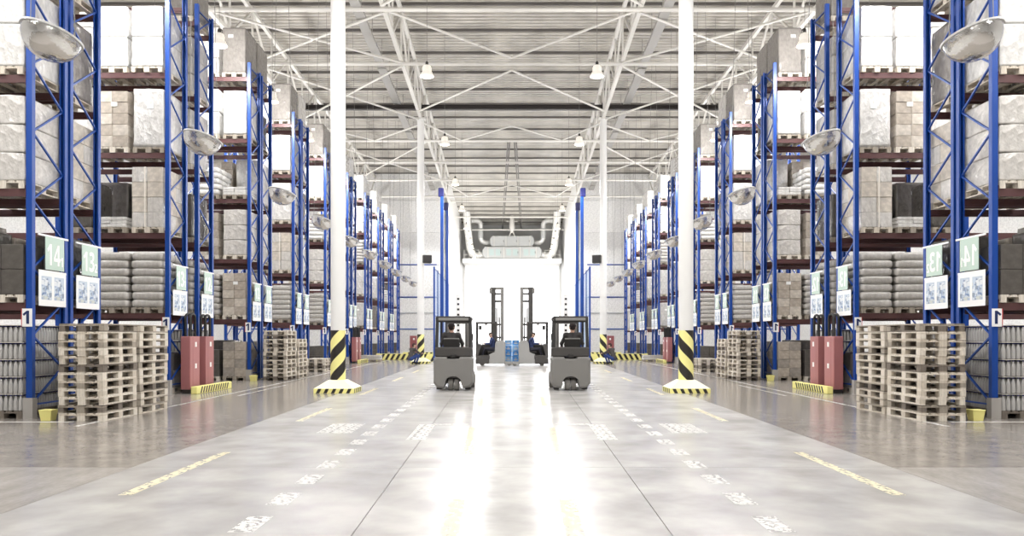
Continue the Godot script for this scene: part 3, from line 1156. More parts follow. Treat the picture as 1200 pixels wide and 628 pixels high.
# ---------------------------------------------------------------- things on the floor beside the racks
func pallet_pile(s: int, x: float, d: float, count: int, words: String, dark_from: int) -> void:
	var y := 0.0
	for k in count:
		var wood := [M.wood_pale, M.wood_pale, M.wood_mid]
		if k % 5 == dark_from:
			wood = [M.wood_grey, M.wood_dark]
		elif k % 5 == (dark_from + 3) % 5:
			wood = [M.wood_mid, M.wood_grey]
		var pos: String = "topmost" if k == count - 1 else "bottom" if k == 0 else ORD[k] + " up"
		var o := make_pallet("wooden pallet, %s in the %s on the %s" % [pos, words, side_word(s)], "stacked empty pallets", wood)
		place(o, x + rng.randf_range(-0.014, 0.014), y, d + rng.randf_range(-0.014, 0.014), s, rng.randf_range(-0.018, 0.018))
		y += PH

func build_pallet_stacks(s: int) -> void:
	rng.seed = 301
	pallet_pile(s, -7.60, 14.14, 12, "nearest tall stack", 1)
	pallet_pile(s, -7.58, 15.42, 12, "stack just behind the nearest one", 3)
	pallet_pile(s, -8.17, 27.1, 12, "taller stack by the third rack", 0)
	pallet_pile(s, -8.15, 28.5, 10, "lower stack by the third rack", 2)
	pallet_pile(s, -8.50, 33.8, 4, "short stack by the fourth rack", 1)
	# a flat white load standing in front of the far racks
	var ld: Node3D = kinds.low[0].duplicate()
	ld.name = numbered("pallet_load")
	add_child(ld)
	tag(ld, "low white load on the floor near the far %s racks" % side_word(s), "pallet load", "loads on the floor")
	place(ld, -8.7, 0, 47.6, s, PI / 2)

func build_cabinets(s: int) -> void:
	for set_ in [[20.42, "nearer"], [44.75, "farther"]]:
		for k in 2:
			var d: float = set_[0] + [0.3, 1.38][k]
			var o := thing("red_cabinet", "%s tall red steel cabinet of the %s pair at the %s racks" % [["front", "rear"][k], set_[1], side_word(s)], "cabinet", "red cabinets")
			var len: float = [0.62, 0.58][k]
			place(o, wx(-8.2, d) - 0.02, 0, d, s)
			part(o, "body", box_mesh(Vector3(0.26, 1.42, len), 0.012), M.red, Vector3(0, 0.81, 0))
			part(o, "foot", box_mesh(Vector3(0.2, 0.1, len - 0.08)), M.slate, Vector3(0, 0.05, 0))
			for y in [0.72, 1.3]:
				part(o, "label_plate", box_mesh(Vector3(0.006, 0.13, 0.11)), M.paper, Vector3(0.133, y, -0.05))
			part(o, "door_seam", box_mesh(Vector3(0.003, 1.36, 0.008)), M.red_dull, Vector3(0.131, 0.81, 0.14))
			var hoop := []
			for j in 9:
				var a := PI * j / 8.0
				hoop.append(Vector3(0, 2.0 + 0.12 * sin(a), 0.17 - 0.17 * (1.0 - cos(a))))
			hoop.push_front(Vector3(0, 1.5, 0.17))
			hoop.append(Vector3(0, 1.5, -0.17))
			part(o, "hose_loop", tube_mesh(hoop, 0.035, 8), M.black, Vector3(0.06, 0, 0))
			part(o, "hose_loop", tube_mesh(hoop, 0.035, 8), M.black, Vector3(-0.07, 0, -0.03))
		var d2: float = set_[0] + 0.95
		striped_kerb(s, wx(-7.86, d2), d2, 2.5, PI / 2, 0.2, "low yellow and black kerb before the %s red cabinets on the %s" % [set_[1], side_word(s)])

# low striped kerb; its length runs along local x, its striped faces look along z
func striped_kerb(s: int, x: float, d: float, len: float, turn: float, h: float, label: String) -> void:
	var o := thing("striped_kerb", label, "kerb", "striped kerbs")
	place(o, x, 0, d, s, turn)
	part(o, "kerb_body", box_mesh(Vector3(len, h, 0.16), 0.012), M.yellow, Vector3(0, h / 2, 0))
	var b := MB.new()
	var w := h * 0.42
	var k := 0
	while -len / 2 + 0.3 + (k + 1) * w * 2.0 + h * 0.5 < len / 2:
		var x0 := -len / 2 + 0.22 + k * w * 2.0
		for f in [1.0, -1.0]:
			b.prism(PackedVector2Array([Vector2(x0, 0.015), Vector2(x0 + w, 0.015), Vector2(x0 + w + h * 0.5, h - 0.015), Vector2(x0 + h * 0.5, h - 0.015)]), f * 0.0805, f * 0.083)
		k += 1
	part(o, "black_bands", b.done(), M.black)

func build_barriers(s: int) -> void:
	# yellow end blocks beside the first and third racks
	for q in [[-8.3, 13.75, "first"], [-8.85, 26.3, "third"]]:
		var o := thing("yellow_guard_block", "small yellow guard block beside the post of the %s %s rack" % [q[2], side_word(s)], "guard block", "yellow guard blocks")
		place(o, q[0], 0, q[1], s)
		var b := MB.new()
		var lo := []
		var hi := []
		for c in [[-1, -1], [1, -1], [1, 1], [-1, 1]]:
			lo.append(Vector3(c[0] * 0.085, 0, c[1] * 0.085))
			hi.append(Vector3(c[0] * 0.11, 0.18, c[1] * 0.11))
		for j in 4:
			b.face([lo[j], lo[(j + 1) % 4], hi[(j + 1) % 4], hi[j]], Vector3(0, 0.09, 0))
		b.face(hi, Vector3.ZERO)
		part(o, "block", b.done(), M.yellow)
		part(o, "cap", box_mesh(Vector3(0.23, 0.02, 0.23), 0.006), M.yellow, Vector3(0, 0.185, 0))
	striped_kerb(s, -7.1, 51.5, 4.0, 0.0, 0.42, "long yellow and black kerb across the far %s bay" % side_word(s))
	striped_kerb(s, -6.7, 58.5, 3.2, 0.0, 0.4, "yellow and black kerb behind the long one on the %s" % side_word(s))
	striped_kerb(s, -4.75, 47.6, 1.1, 0.0, 0.4, "short yellow and black kerb inside the farther %s column" % side_word(s))
	var o := thing("red_cabinet", "dull red steel cabinet behind the farther %s column" % side_word(s), "cabinet", "red cabinets")
	place(o, -7.05, 0, 55.0, s)
	part(o, "body", box_mesh(Vector3(0.48, 1.55, 0.4), 0.015), M.red_dull, Vector3(0, 0.86, 0))
	part(o, "foot", box_mesh(Vector3(0.4, 0.1, 0.32)), M.slate, Vector3(0, 0.05, 0))
	for y in [0.75, 1.4]:
		part(o, "label_plate", box_mesh(Vector3(0.12, 0.13, 0.006)), M.paper, Vector3(0.05, y, 0.203))

func build_mirrors(s: int) -> void:
	var k := 0
	for d in [12.0, 18.2, 25.0, 30.8, 36.7, 42.6, 48.5, 54.2, 59.8, 65.4]:
		var o := thing("dome_mirror", "silver hanging dome mirror at the mouth of the %s cross aisle on the %s" % [ORD[k], side_word(s)], "mirror", "dome mirrors at the cross aisles")
		var px: float = wx(-6.92, d)
		place(o, px, 6.2, d, s)
		if not G.has("dome"):
			var prof := []
			for j in 11:
				var a := PI / 2 * j / 10.0
				prof.append(Vector2(0.43 * sin(a), -0.40 * cos(a)))
			G.dome = lathe_mesh(prof, 32)
			G.dome_rim = lathe_mesh([Vector2(0.43, -0.02), Vector2(0.455, -0.01), Vector2(0.455, 0.02), Vector2(0.43, 0.03), Vector2(0.40, 0.035), Vector2(0, 0.05)], 32)
		var tilt := Basis(Vector3(0, 0, 1), -0.24) * Basis(Vector3(1, 0, 0), -0.16)
		part(o, "dome", G.dome, M.mirror, Vector3.ZERO, tilt)
		part(o, "rim", G.dome_rim, M.rim, Vector3.ZERO, tilt)
		for c in [-1, 1]:
			part(o, "suspension_wire", tube_mesh([tilt * Vector3(c * 0.36, 0.03, 0), Vector3(c * 0.1, DECK + 0.1 - 6.2, 0)], 0.008, 5), M.cable)
		k += 1

# ---------------------------------------------------------------- far gallery with the air handling plant
func build_gallery() -> void:
	var d := 97.0
	var o := thing("gallery_platform", "white steel gallery across the far end of the aisle", "platform")
	o.position = Vector3(0, 0, -d)
	var hw := -wx(NAVE, d) - 0.25
	part(o, "deck", box_mesh(Vector3(hw * 2, 0.35, 6.4), 0.02), M.steel_white, Vector3(0, 11.25, -3.4))
	part(o, "edge_beam", box_mesh(Vector3(hw * 2, 0.6, 0.12), 0.02), M.column_white, Vector3(0, 11.22, 0))
	for s in [-1, 1]:
		for k in 4:
			part(o, "railing_post", box_mesh(Vector3(0.07, 1.15, 0.07)), M.steel_white, Vector3(s * (hw - 0.25 - k * 0.62), 12.0, 0))
		for y in [12.0, 12.55]:
			part(o, "railing_bar", box_mesh(Vector3(2.0, 0.06, 0.06)), M.steel_white, Vector3(s * (hw - 1.2), y, 0))
	# two stacked air handling units
	var u := thing("air_handling_unit", "upper grey air handling unit of three sections on the gallery", "ventilation unit", "air handling units")
	u.position = Vector3(0, 13.05, -98.2)
	unit(u, 5.6, 1.42, 1.5, false)
	u = thing("air_handling_unit", "lower longer air handling unit with teal panels on the gallery", "ventilation unit", "air handling units")
	u.position = Vector3(0, 11.55, -97.9)
	unit(u, 7.5, 1.48, 1.7, true)
	# white ducts at either side
	var px := func(x: float, y: float, dd: float) -> Vector3: return Vector3((x - 600.0) * dd / FOCAL, EYE + (396.0 - y) * dd / FOCAL, -dd)
	for s in [-1, 1]:
		var w := thing("ventilation_duct", "thick white elbowed duct descending at the %s of the air units" % side_word(s), "duct", "white ventilation ducts")
		place(w, 0, 0, 0, s)
		var path := smooth_path([px.call(536, 239, 90), px.call(541, 236, 91), px.call(546, 241, 92), px.call(547.5, 261, 93.5), px.call(549.5, 279, 95), px.call(551, 292, 96.5), px.call(556, 299, 97.3), px.call(568, 298.5, 97.8)], 5)
		part(w, "pipe", tube_mesh(path, 0.45, 16), M.duct)
		for k in [10, 20, 27]:
			part(w, "joint_band", tube_mesh([path[k], path[k] + (path[k + 1] - path[k]).normalized() * 0.12], 0.475, 16), M.steel_white)
		w = thing("ventilation_duct", "thinner white duct bending into the upper air unit from the %s" % side_word(s), "duct", "white ventilation ducts")
		place(w, 0, 0, 0, s)
		path = smooth_path([px.call(551, 259, 96.5), px.call(558, 258.5, 97), px.call(563, 262, 97.4), px.call(562.6, 275, 97.8), px.call(564.5, 282, 98.0), px.call(569, 284.3, 98.2), px.call(577, 284.3, 98.6)], 5)
		part(w, "pipe", tube_mesh(path, 0.3, 14), M.duct)
		part(w, "sleeve", tube_mesh([path[12], path[17]], 0.36, 14), M.unit_grey)
		part(w, "joint_band", tube_mesh([path[24], path[25]], 0.33, 14), M.steel_white)
	# forked white hanger on the centre line
	var h := thing("forked_hanger", "white tapered hanger with forked foot on the centre line above the units", "hanger")
	h.position = Vector3(0, 14.6, -96.0)
	part(h, "stem", lathe_mesh([Vector2(0.1, 0.0), Vector2(0.36, 0.5), Vector2(0.3, 1.4), Vector2(0.22, 2.0), Vector2(0.09, 2.6), Vector2(0.07, 4.1 - 1.98)], 10), M.steel_white)
	for s in [-1, 1]:
		part(h, "fork", tube_mesh([Vector3(0, 0.5, 0), Vector3(s * 0.34, -0.45, 0)], 0.11, 8, 0.05), M.steel_white)
		part(h, "side_arm", tube_mesh([Vector3(0, 1.35, 0), Vector3(s * 0.7, 1.45, 0)], 0.06, 8), M.steel_white)

func unit(u: Node3D, w: float, h: float, dp: float, teal: bool) -> void:
	var poly := PackedVector2Array([Vector2(-w / 2, h * 0.28), Vector2(-w / 2 + 0.28, 0), Vector2(w / 2 - 0.28, 0), Vector2(w / 2, h * 0.28), Vector2(w / 2, h * 0.72), Vector2(w / 2 - 0.28, h), Vector2(-w / 2 + 0.28, h), Vector2(-w / 2, h * 0.72)])
	var b := MB.new()
	b.prism(poly, -dp / 2, dp / 2, Basis.IDENTITY, Vector3.ZERO, 0.08)
	part(u, "casing", b.done(), M.unit_grey)
	for k in 3:
		var x := (k - 1) * w * 0.29
		var p := part(u, "access_panel", box_mesh(Vector3(w * 0.23, h * 0.9, 0.05), 0.02), M.unit_grey, Vector3(x, h / 2, dp / 2 + 0.02))
		part(p, "handle", box_mesh(Vector3(0.05, 0.25, 0.05)), M.slate, Vector3(w * 0.1, 0, 0.04))
		if teal:
			for j in 2:
				part(p, "teal_label", box_mesh(Vector3(w * 0.08, h * 0.55, 0.01)), M.unit_teal, Vector3((j - 0.5) * w * 0.11, 0, 0.028))
	for k in 4:
		part(u, "frame_rib", box_mesh(Vector3(0.08, h * 0.98, 0.09), 0.01), M.steel_white, Vector3((k - 1.5) * w * 0.27, h / 2, dp / 2 + 0.02))

# ---------------------------------------------------------------- people
# bones: [from, to, radius at from, radius at to, colour]; one continuous surface as surface nets
func body_mesh(bones: Array, cell: float) -> ArrayMesh:
	var lo := Vector3.INF
	var hi := -Vector3.INF
	for b in bones:
		var r := maxf(b[2], b[3]) + 0.05
		lo = lo.min(b[0].min(b[1]) - Vector3.ONE * r)
		hi = hi.max(b[0].max(b[1]) + Vector3.ONE * r)
	var nx := int((hi.x - lo.x) / cell) + 2
	var ny := int((hi.y - lo.y) / cell) + 2
	var nz := int((hi.z - lo.z) / cell) + 2
	var f := PackedFloat32Array()
	f.resize(nx * ny * nz)
	f.fill(1.0)
	var near := PackedFloat32Array()
	near.resize(nx * ny * nz)
	near.fill(9.0)
	var who := PackedByteArray()
	who.resize(nx * ny * nz)
	var touched := {}
	for bi in bones.size():
		var b: Array = bones[bi]
		var a: Vector3 = b[0]
		var d: Vector3 = b[1] - a
		var dd := maxf(d.length_squared(), 1e-9)
		var r0: float = b[2]
		var r1: float = b[3]
		var kk := clampf(minf(r0, r1) * 0.7, 0.008, 0.05)
		var m := maxf(r0, r1) + 0.05
		var i0 := ((a.min(b[1]) - Vector3.ONE * m - lo) / cell).floor()
		var i1 := ((a.max(b[1]) + Vector3.ONE * m - lo) / cell).ceil()
		for z in range(maxi(0, int(i0.z)), mini(nz, int(i1.z) + 1)):
			for y in range(maxi(0, int(i0.y)), mini(ny, int(i1.y) + 1)):
				var at := (z * ny + y) * nx
				for x in range(maxi(0, int(i0.x)), mini(nx, int(i1.x) + 1)):
					var p := lo + Vector3(x, y, z) * cell - a
					var t := clampf(p.dot(d) / dd, 0.0, 1.0)
					var q := (p - d * t).length() - lerpf(r0, r1, t)
					var was := f[at + x]
					var h := maxf(kk - absf(was - q), 0.0) / kk
					f[at + x] = minf(was, q) - h * h * kk * 0.25
					if q < near[at + x]:
						near[at + x] = q
						who[at + x] = bi
	var index := {}
	var pts := PackedVector3Array()
	var cols := PackedColorArray()
	var corner := [0, 1, nx, nx + 1, nx * ny, nx * ny + 1, nx * ny + nx, nx * ny + nx + 1]
	for z in nz - 1:
		for y in ny - 1:
			for x in nx - 1:
				var at := (z * ny + y) * nx + x
				var first := f[at] < 0.0
				var mixed := false
				for k in range(1, 8):
					if (f[at + corner[k]] < 0.0) != first:
						mixed = true
						break
				if not mixed:
					continue
				var sum := Vector3.ZERO
				var cnt := 0
				for e in [[0, 1], [2, 3], [4, 5], [6, 7], [0, 2], [1, 3], [4, 6], [5, 7], [0, 4], [1, 5], [2, 6], [3, 7]]:
					var fa := f[at + corner[e[0]]]
					var fb := f[at + corner[e[1]]]
					if (fa < 0.0) != (fb < 0.0):
						var t := fa / (fa - fb)
						var pa := Vector3(e[0] & 1, (e[0] >> 1) & 1, (e[0] >> 2) & 1)
						var pb := Vector3(e[1] & 1, (e[1] >> 1) & 1, (e[1] >> 2) & 1)
						sum += pa.lerp(pb, t)
						cnt += 1
				index[at] = pts.size()
				pts.append(lo + (Vector3(x, y, z) + sum / cnt) * cell)
				cols.append(bones[who[at]][4])
	var st := SurfaceTool.new()
	st.begin(Mesh.PRIMITIVE_TRIANGLES)
	st.set_smooth_group(0)
	for i in pts.size():
		st.set_color(cols[i])
		st.add_vertex(pts[i])
	var strides := [1, nx, nx * ny]
	for at in index:
		for ax in 3:
			var o1: int = strides[(ax + 1) % 3]
			var o2: int = strides[(ax + 2) % 3]
			var e: int = at + strides[ax]
			if (f[at] < 0.0) == (f[e] < 0.0):
				continue
			if not (index.has(at - o1) and index.has(at - o2) and index.has(at - o1 - o2)):
				continue
			var q := [index[at], index[at - o1], index[at - o1 - o2], index[at - o2]]
			if f[at] < 0.0:
				q = [q[3], q[2], q[1], q[0]]
			for k in [0, 1, 2, 0, 2, 3]:
				st.add_index(q[k])
	st.generate_normals()
	return st.commit()

func lin(r: int, g: int, b: int) -> Color:
	return srgb(r, g, b).srgb_to_linear()

# adds a head with neck, face, ears and hair looking along fwd
func head_bones(bones: Array, at: Vector3, fwd: Vector3, up: Vector3, skin: Color, hair: Color, neck_from: Vector3) -> void:
	var side := fwd.cross(up).normalized()
	bones.append([neck_from, at - up * 0.06, 0.058, 0.055, skin])
	bones.append([at + up * 0.03 - fwd * 0.015, at + up * 0.035 + fwd * 0.012, 0.088, 0.085, skin])
	bones.append([at - up * 0.05 + fwd * 0.02, at - up * 0.085 + fwd * 0.045, 0.062, 0.04, skin])
	bones.append([at - up * 0.0 + fwd * 0.088, at - up * 0.03 + fwd * 0.105, 0.012, 0.016, skin])
	bones.append([at - up * 0.062 + fwd * 0.082 - side * 0.02, at - up * 0.062 + fwd * 0.082 + side * 0.02, 0.012, 0.012, lin(150, 90, 84)])
	for s in [-1, 1]:
		bones.append([at + side * s * 0.084 - up * 0.025, at + side * s * 0.088 + up * 0.02, 0.014, 0.016, skin])
		bones.append([at + side * s * 0.032 + fwd * 0.085 + up * 0.012, at + side * s * 0.034 + fwd * 0.086 + up * 0.012, 0.012, 0.012, lin(60, 46, 40)])
	bones.append([at + up * 0.055 - fwd * 0.03, at + up * 0.065 + fwd * 0.03, 0.088, 0.078, hair])
	bones.append([at - up * 0.005 - fwd * 0.05, at + up * 0.04 - fwd * 0.04, 0.066, 0.08, hair])

# adds a hand: palm, four fingers and a thumb; dir = along the fingers, out = thumb side, down = where fingers curl
func hand_bones(bones: Array, wrist: Vector3, dir: Vector3, out: Vector3, down: Vector3, skin: Color) -> void:
	var palm := wrist + dir * 0.085
	for k in 2:
		bones.append([wrist + out * (k - 0.5) * 0.03, palm + out * (k - 0.5) * 0.045, 0.021, 0.02, skin])
	for k in 4:
		var base := palm + out * (0.033 - 0.022 * k)
		var len: float = [0.036, 0.041, 0.038, 0.03][k]
		var mid := base + (dir * 0.75 + down * 0.5).normalized() * len
		var tip := mid + (dir * 0.1 + down).normalized() * len
		bones.append([base, mid, 0.0095, 0.009, skin])
		bones.append([mid, tip, 0.009, 0.008, skin])
	var tb := wrist + dir * 0.035 + out * 0.03
	var tm := tb + (out + dir * 0.7).normalized() * 0.04
	bones.append([tb, tm, 0.013, 0.011, skin])
	bones.append([tm, tm + (dir + down * 0.6).normalized() * 0.034, 0.011, 0.009, skin])

# a figure from its joints (all in its own axes)
func figure(j: Dictionary, top: Color, legs: Color, skin: Color, hair: Color, shoe: Color) -> Array:
	var b := []
	b.append([j.pelvis, j.waist, 0.135, 0.125, top])
	b.append([j.waist, j.chest, 0.125, 0.145, top])
	b.append([j.shoulder[0], j.shoulder[1], 0.075, 0.075, top])
	b.append([j.chest, (j.shoulder[0] + j.shoulder[1]) / 2, 0.14, 0.09, top])
	b.append([j.hip[0], j.hip[1], 0.115, 0.115, legs])
	for s in 2:
		b.append([j.chest, j.shoulder[s], 0.11, 0.072, top])
		b.append([j.shoulder[s], j.elbow[s], 0.064, 0.05, top])
		b.append([j.elbow[s], j.wrist[s], 0.05, 0.034, top])
		b.append([j.hip[s], j.knee[s], 0.092, 0.064, legs])
		b.append([j.knee[s], j.ankle[s], 0.062, 0.044, legs])
		b.append([j.ankle[s], j.toe[s], 0.046, 0.034, shoe])
		var dir: Vector3 = j.hand_dir[s]
		var down: Vector3 = j.hand_down[s]
		hand_bones(b, j.wrist[s], dir.normalized(), dir.cross(down).normalized() * (1 if s == 0 else -1), down.normalized(), skin)
	head_bones(b, j.head, j.look.normalized(), j.head_up.normalized(), skin, hair, j.neck)
	return b

func build_trucks() -> void:
	# person on the counterbalance truck, seen from behind, facing away (-z)
	var drv := body_mesh(figure({
		"pelvis": Vector3(0, 1.08, 0), "waist": Vector3(0, 1.24, 0.0), "chest": Vector3(0, 1.44, -0.05), "neck": Vector3(0, 1.6, -0.05), "head": Vector3(0.0, 1.765, -0.1), "look": Vector3(0.1, -0.12, -1), "head_up": Vector3(0, 1, -0.1),
		"shoulder": [Vector3(-0.19, 1.555, -0.04), Vector3(0.19, 1.545, -0.06)], "elbow": [Vector3(-0.29, 1.31, -0.12), Vector3(0.31, 1.31, -0.14)], "wrist": [Vector3(-0.14, 1.3, -0.4), Vector3(0.28, 1.22, -0.4)],
		"hip": [Vector3(-0.1, 1.03, 0), Vector3(0.1, 1.03, 0)], "knee": [Vector3(-0.14, 1.08, -0.44), Vector3(0.14, 1.08, -0.44)], "ankle": [Vector3(-0.14, 0.70, -0.55), Vector3(0.14, 0.70, -0.55)], "toe": [Vector3(-0.14, 0.655, -0.72), Vector3(0.14, 0.655, -0.72)],
		"hand_dir": [Vector3(0.2, 0, -1), Vector3(0, 0, -1)], "hand_down": [Vector3(0, -1, 0), Vector3(0, -1, 0)]},
		lin(58, 55, 54), lin(50, 49, 51), lin(196, 160, 140), lin(44, 38, 36), lin(30, 28, 27)), 0.012)
	# person in the reach truck, sitting sideways, facing -x
	var rdr := body_mesh(figure({
		"pelvis": Vector3(0.12, 0.92, 0), "waist": Vector3(0.12, 1.08, 0), "chest": Vector3(0.08, 1.3, 0), "neck": Vector3(0.05, 1.46, 0), "head": Vector3(0.0, 1.63, 0), "look": Vector3(-1, -0.05, 0.15), "head_up": Vector3(-0.08, 1, 0),
		"shoulder": [Vector3(0.06, 1.42, 0.19), Vector3(0.06, 1.42, -0.19)], "elbow": [Vector3(-0.04, 1.17, 0.27), Vector3(-0.06, 1.17, -0.27)], "wrist": [Vector3(-0.3, 1.16, 0.2), Vector3(-0.3, 1.18, -0.18)],
		"hip": [Vector3(0.12, 0.87, 0.1), Vector3(0.12, 0.87, -0.1)], "knee": [Vector3(-0.33, 0.9, 0.13), Vector3(-0.33, 0.9, -0.13)], "ankle": [Vector3(-0.46, 0.5, 0.13), Vector3(-0.46, 0.5, -0.13)], "toe": [Vector3(-0.62, 0.46, 0.13), Vector3(-0.62, 0.46, -0.13)],
		"hand_dir": [Vector3(-1, 0, 0), Vector3(-1, 0, 0)], "hand_down": [Vector3(0, -1, 0), Vector3(0, -1, 0)]},
		lin(52, 62, 104), lin(50, 50, 62), lin(200, 166, 146), lin(60, 52, 48), lin(30, 28, 27)), 0.012)
	# squatting person, back towards the camera, turned to the right
	var sq := body_mesh(figure({
		"pelvis": Vector3(-0.1, 0.36, 0.1), "waist": Vector3(-0.08, 0.52, 0.08), "chest": Vector3(0.0, 0.72, 0.0), "neck": Vector3(0.05, 0.88, -0.04), "head": Vector3(0.09, 1.03, -0.07), "look": Vector3(0.8, -0.3, -0.6), "head_up": Vector3(0.15, 1, -0.1),
		"shoulder": [Vector3(-0.11, 0.83, -0.14), Vector3(0.15, 0.83, 0.1)], "elbow": [Vector3(0.1, 0.62, -0.3), Vector3(0.36, 0.66, 0.1)], "wrist": [Vector3(0.34, 0.6, -0.32), Vector3(0.5, 0.6, -0.1)],
		"hip": [Vector3(-0.15, 0.31, 0.02), Vector3(-0.03, 0.31, 0.16)], "knee": [Vector3(0.22, 0.52, -0.25), Vector3(0.38, 0.5, -0.02)], "ankle": [Vector3(0.08, 0.09, -0.2), Vector3(0.24, 0.09, 0.04)], "toe": [Vector3(0.24, 0.035, -0.28), Vector3(0.4, 0.035, -0.05)],
		"hand_dir": [Vector3(1, 0, -0.2), Vector3(0.7, 0.2, -0.7)], "hand_down": [Vector3(0, -1, 0), Vector3(0, -1, 0)]},
		lin(78, 74, 72), lin(44, 66, 124), lin(196, 160, 140), lin(70, 46, 44), lin(46, 44, 44)), 0.012)
	for s in [-1, 1]:
		counter_truck(s)
		var p := thing("person", "person in dark jacket driving the counterbalance forklift on the %s, back turned" % side_word(s), "person", "people")
		place(p, -1.64 - 0.1, 0.0, 21.4 + 0.62, s)
		part(p, "figure", drv, M.person)
		reach_truck(s)
		p = thing("person", "person in navy jacket seated sideways in the %s reach truck" % side_word(s), "person", "people")
		place(p, -1.14, 0.0, 41.2, s)
		part(p, "figure", rdr, M.person)
		p = thing("person", "person in dark top and blue jeans squatting by the farther %s column" % side_word(s), "person", "people")
		place(p, -5.62, 0.0, 43.3, s)
		part(p, "figure", sq, M.person)

func wheel_mesh(r: float, w: float) -> ArrayMesh:
	var key := "wheel%s_%s" % [r, w]
	if not G.has(key):
		var b := MB.new()
		b.lathe([Vector2(0, -w / 2), Vector2(r * 0.55, -w / 2), Vector2(r * 0.6, -w / 2 - 0.005), Vector2(r * 0.92, -w / 2), Vector2(r, -w / 2 + 0.02), Vector2(r, w / 2 - 0.02), Vector2(r * 0.92, w / 2), Vector2(r * 0.6, w / 2 + 0.005), Vector2(r * 0.55, w / 2), Vector2(0, w / 2)], 20, Vector3.ZERO, Basis(Vector3(0, 0, 1), PI / 2))
		G[key] = b.done()
	return G[key]

func counter_truck(s: int) -> void:
	var o := thing("forklift_truck", "grey counterbalance forklift seen from behind, %s of the centre line" % side_word(s), "forklift", "counterbalance forklifts")
	place(o, -1.64, 0, 21.4, s)
	# counterweight with the wheel arch cut out of it
	var poly := PackedVector2Array([Vector2(-0.55, 0.9), Vector2(-0.55, 0.22), Vector2(-0.47, 0.1), Vector2(-0.28, 0.07)])
	for k in 9:
		var a := PI - PI * k / 8.0
		poly.append(Vector2(0.25 * cos(a), 0.14 + 0.26 * pow(sin(a), 0.7)))
	poly.append_array(PackedVector2Array([Vector2(0.28, 0.07), Vector2(0.47, 0.1), Vector2(0.55, 0.22), Vector2(0.55, 0.9), Vector2(0.5, 0.95), Vector2(0.2, 0.95), Vector2(0.15, 0.9), Vector2(-0.15, 0.9), Vector2(-0.2, 0.95), Vector2(-0.5, 0.95)]))
	var b := MB.new()
	b.prism(poly, 0.0, -0.62, Basis.IDENTITY, Vector3.ZERO, 0.05)
	part(o, "counterweight", b.done(), M.truck_grey)
	b = MB.new()
	b.cbox(Vector3(0, 0.55, -1.1), Vector3(0.98, 0.62, 1.0), 0.04)
	b.cbox(Vector3(0, 0.6, -0.3), Vector3(0.5, 0.5, 0.5), 0.02)
	part(o, "chassis", b.done(), M.truck_dark)
	part(o, "hood", box_mesh(Vector3(1.04, 0.27, 0.66), 0.03), M.truck_dark, Vector3(0, 1.08, -0.36))
	part(o, "tow_pin", box_mesh(Vector3(0.16, 0.1, 0.06), 0.02), M.truck_black, Vector3(0, 0.97, -0.02))
	# overhead guard
	var g := hold(o, "overhead_guard")
	for k in [-1, 1]:
		part(g, "rear_pillar", bar_mesh(Vector3(k * 0.475, 1.18, -0.12), Vector3(k * 0.455, 2.0, -0.2), 0.1, 0.08), M.truck_black)
		part(g, "front_pillar", bar_mesh(Vector3(k * 0.46, 0.8, -1.5), Vector3(k * 0.43, 2.0, -1.15), 0.06, 0.06), M.truck_black)
		part(g, "side_rail", box_mesh(Vector3(0.07, 0.1, 1.1), 0.015), M.truck_black, Vector3(k * 0.45, 2.02, -0.68))
	part(g, "rear_rim", box_mesh(Vector3(1.0, 0.17, 0.1), 0.03), M.truck_black, Vector3(0, 2.0, -0.16))
	part(g, "rim_plate", box_mesh(Vector3(0.84, 0.075, 0.02), 0.008), M.piping, Vector3(0, 2.0, -0.105))
	part(g, "front_rim", box_mesh(Vector3(0.96, 0.08, 0.08), 0.02), M.truck_black, Vector3(0, 2.02, -1.2))
	for k in 5:
		part(g, "roof_slat", box_mesh(Vector3(0.03, 0.03, 1.0)), M.truck_black, Vector3(-0.3 + k * 0.15, 2.03, -0.68))
	# seat
	var se := hold(o, "seat", Vector3(-0.08, 0, 0))
	part(se, "cushion", box_mesh(Vector3(0.48, 0.12, 0.46), 0.04), M.seat, Vector3(0, 0.93, -0.62))
	part(se, "backrest", box_mesh(Vector3(0.47, 0.42, 0.1), 0.045), M.seat, Vector3(0, 1.26, -0.42), Basis(Vector3.RIGHT, 0.12))
	part(se, "piping", box_mesh(Vector3(0.44, 0.045, 0.11), 0.02), M.piping, Vector3(0, 1.45, -0.40))
	# controls
	part(o, "steering_column", tube_mesh([Vector3(-0.05, 0.7, -1.3), Vector3(-0.05, 1.25, -1.12)], 0.035, 8), M.truck_black)
	var sw := []
	for k in 13:
		sw.append(Vector3(-0.05 + 0.16 * cos(TAU * k / 12), 1.28 + 0.08 * sin(TAU * k / 12), -1.12 - 0.13 * sin(TAU * k / 12)))
	part(o, "steering_wheel", tube_mesh(sw, 0.016, 6), M.truck_black)
	# mast
	var m := hold(o, "mast", Vector3(0, 0, -1.95))
	for k in [-1, 1]:
		part(m, "outer_rail", box_mesh(Vector3(0.08, 1.95, 0.14), 0.01), M.truck_dark, Vector3(k * 0.34, 1.07, 0))
		part(m, "inner_rail", box_mesh(Vector3(0.06, 1.85, 0.1), 0.008), M.truck_black, Vector3(k * 0.25, 1.05, -0.02))
		part(m, "lift_cylinder", tube_mesh([Vector3(k * 0.29, 0.2, 0.1), Vector3(k * 0.29, 1.9, 0.1)], 0.035, 8), M.truck_grey)
	for y in [0.3, 1.1, 1.95]:
		part(m, "cross_member", box_mesh(Vector3(0.7, 0.09, 0.05), 0.008), M.truck_dark, Vector3(0, y, 0.04))
	part(m, "carriage", box_mesh(Vector3(0.9, 0.42, 0.05), 0.008), M.truck_dark, Vector3(0, 0.35, -0.12))
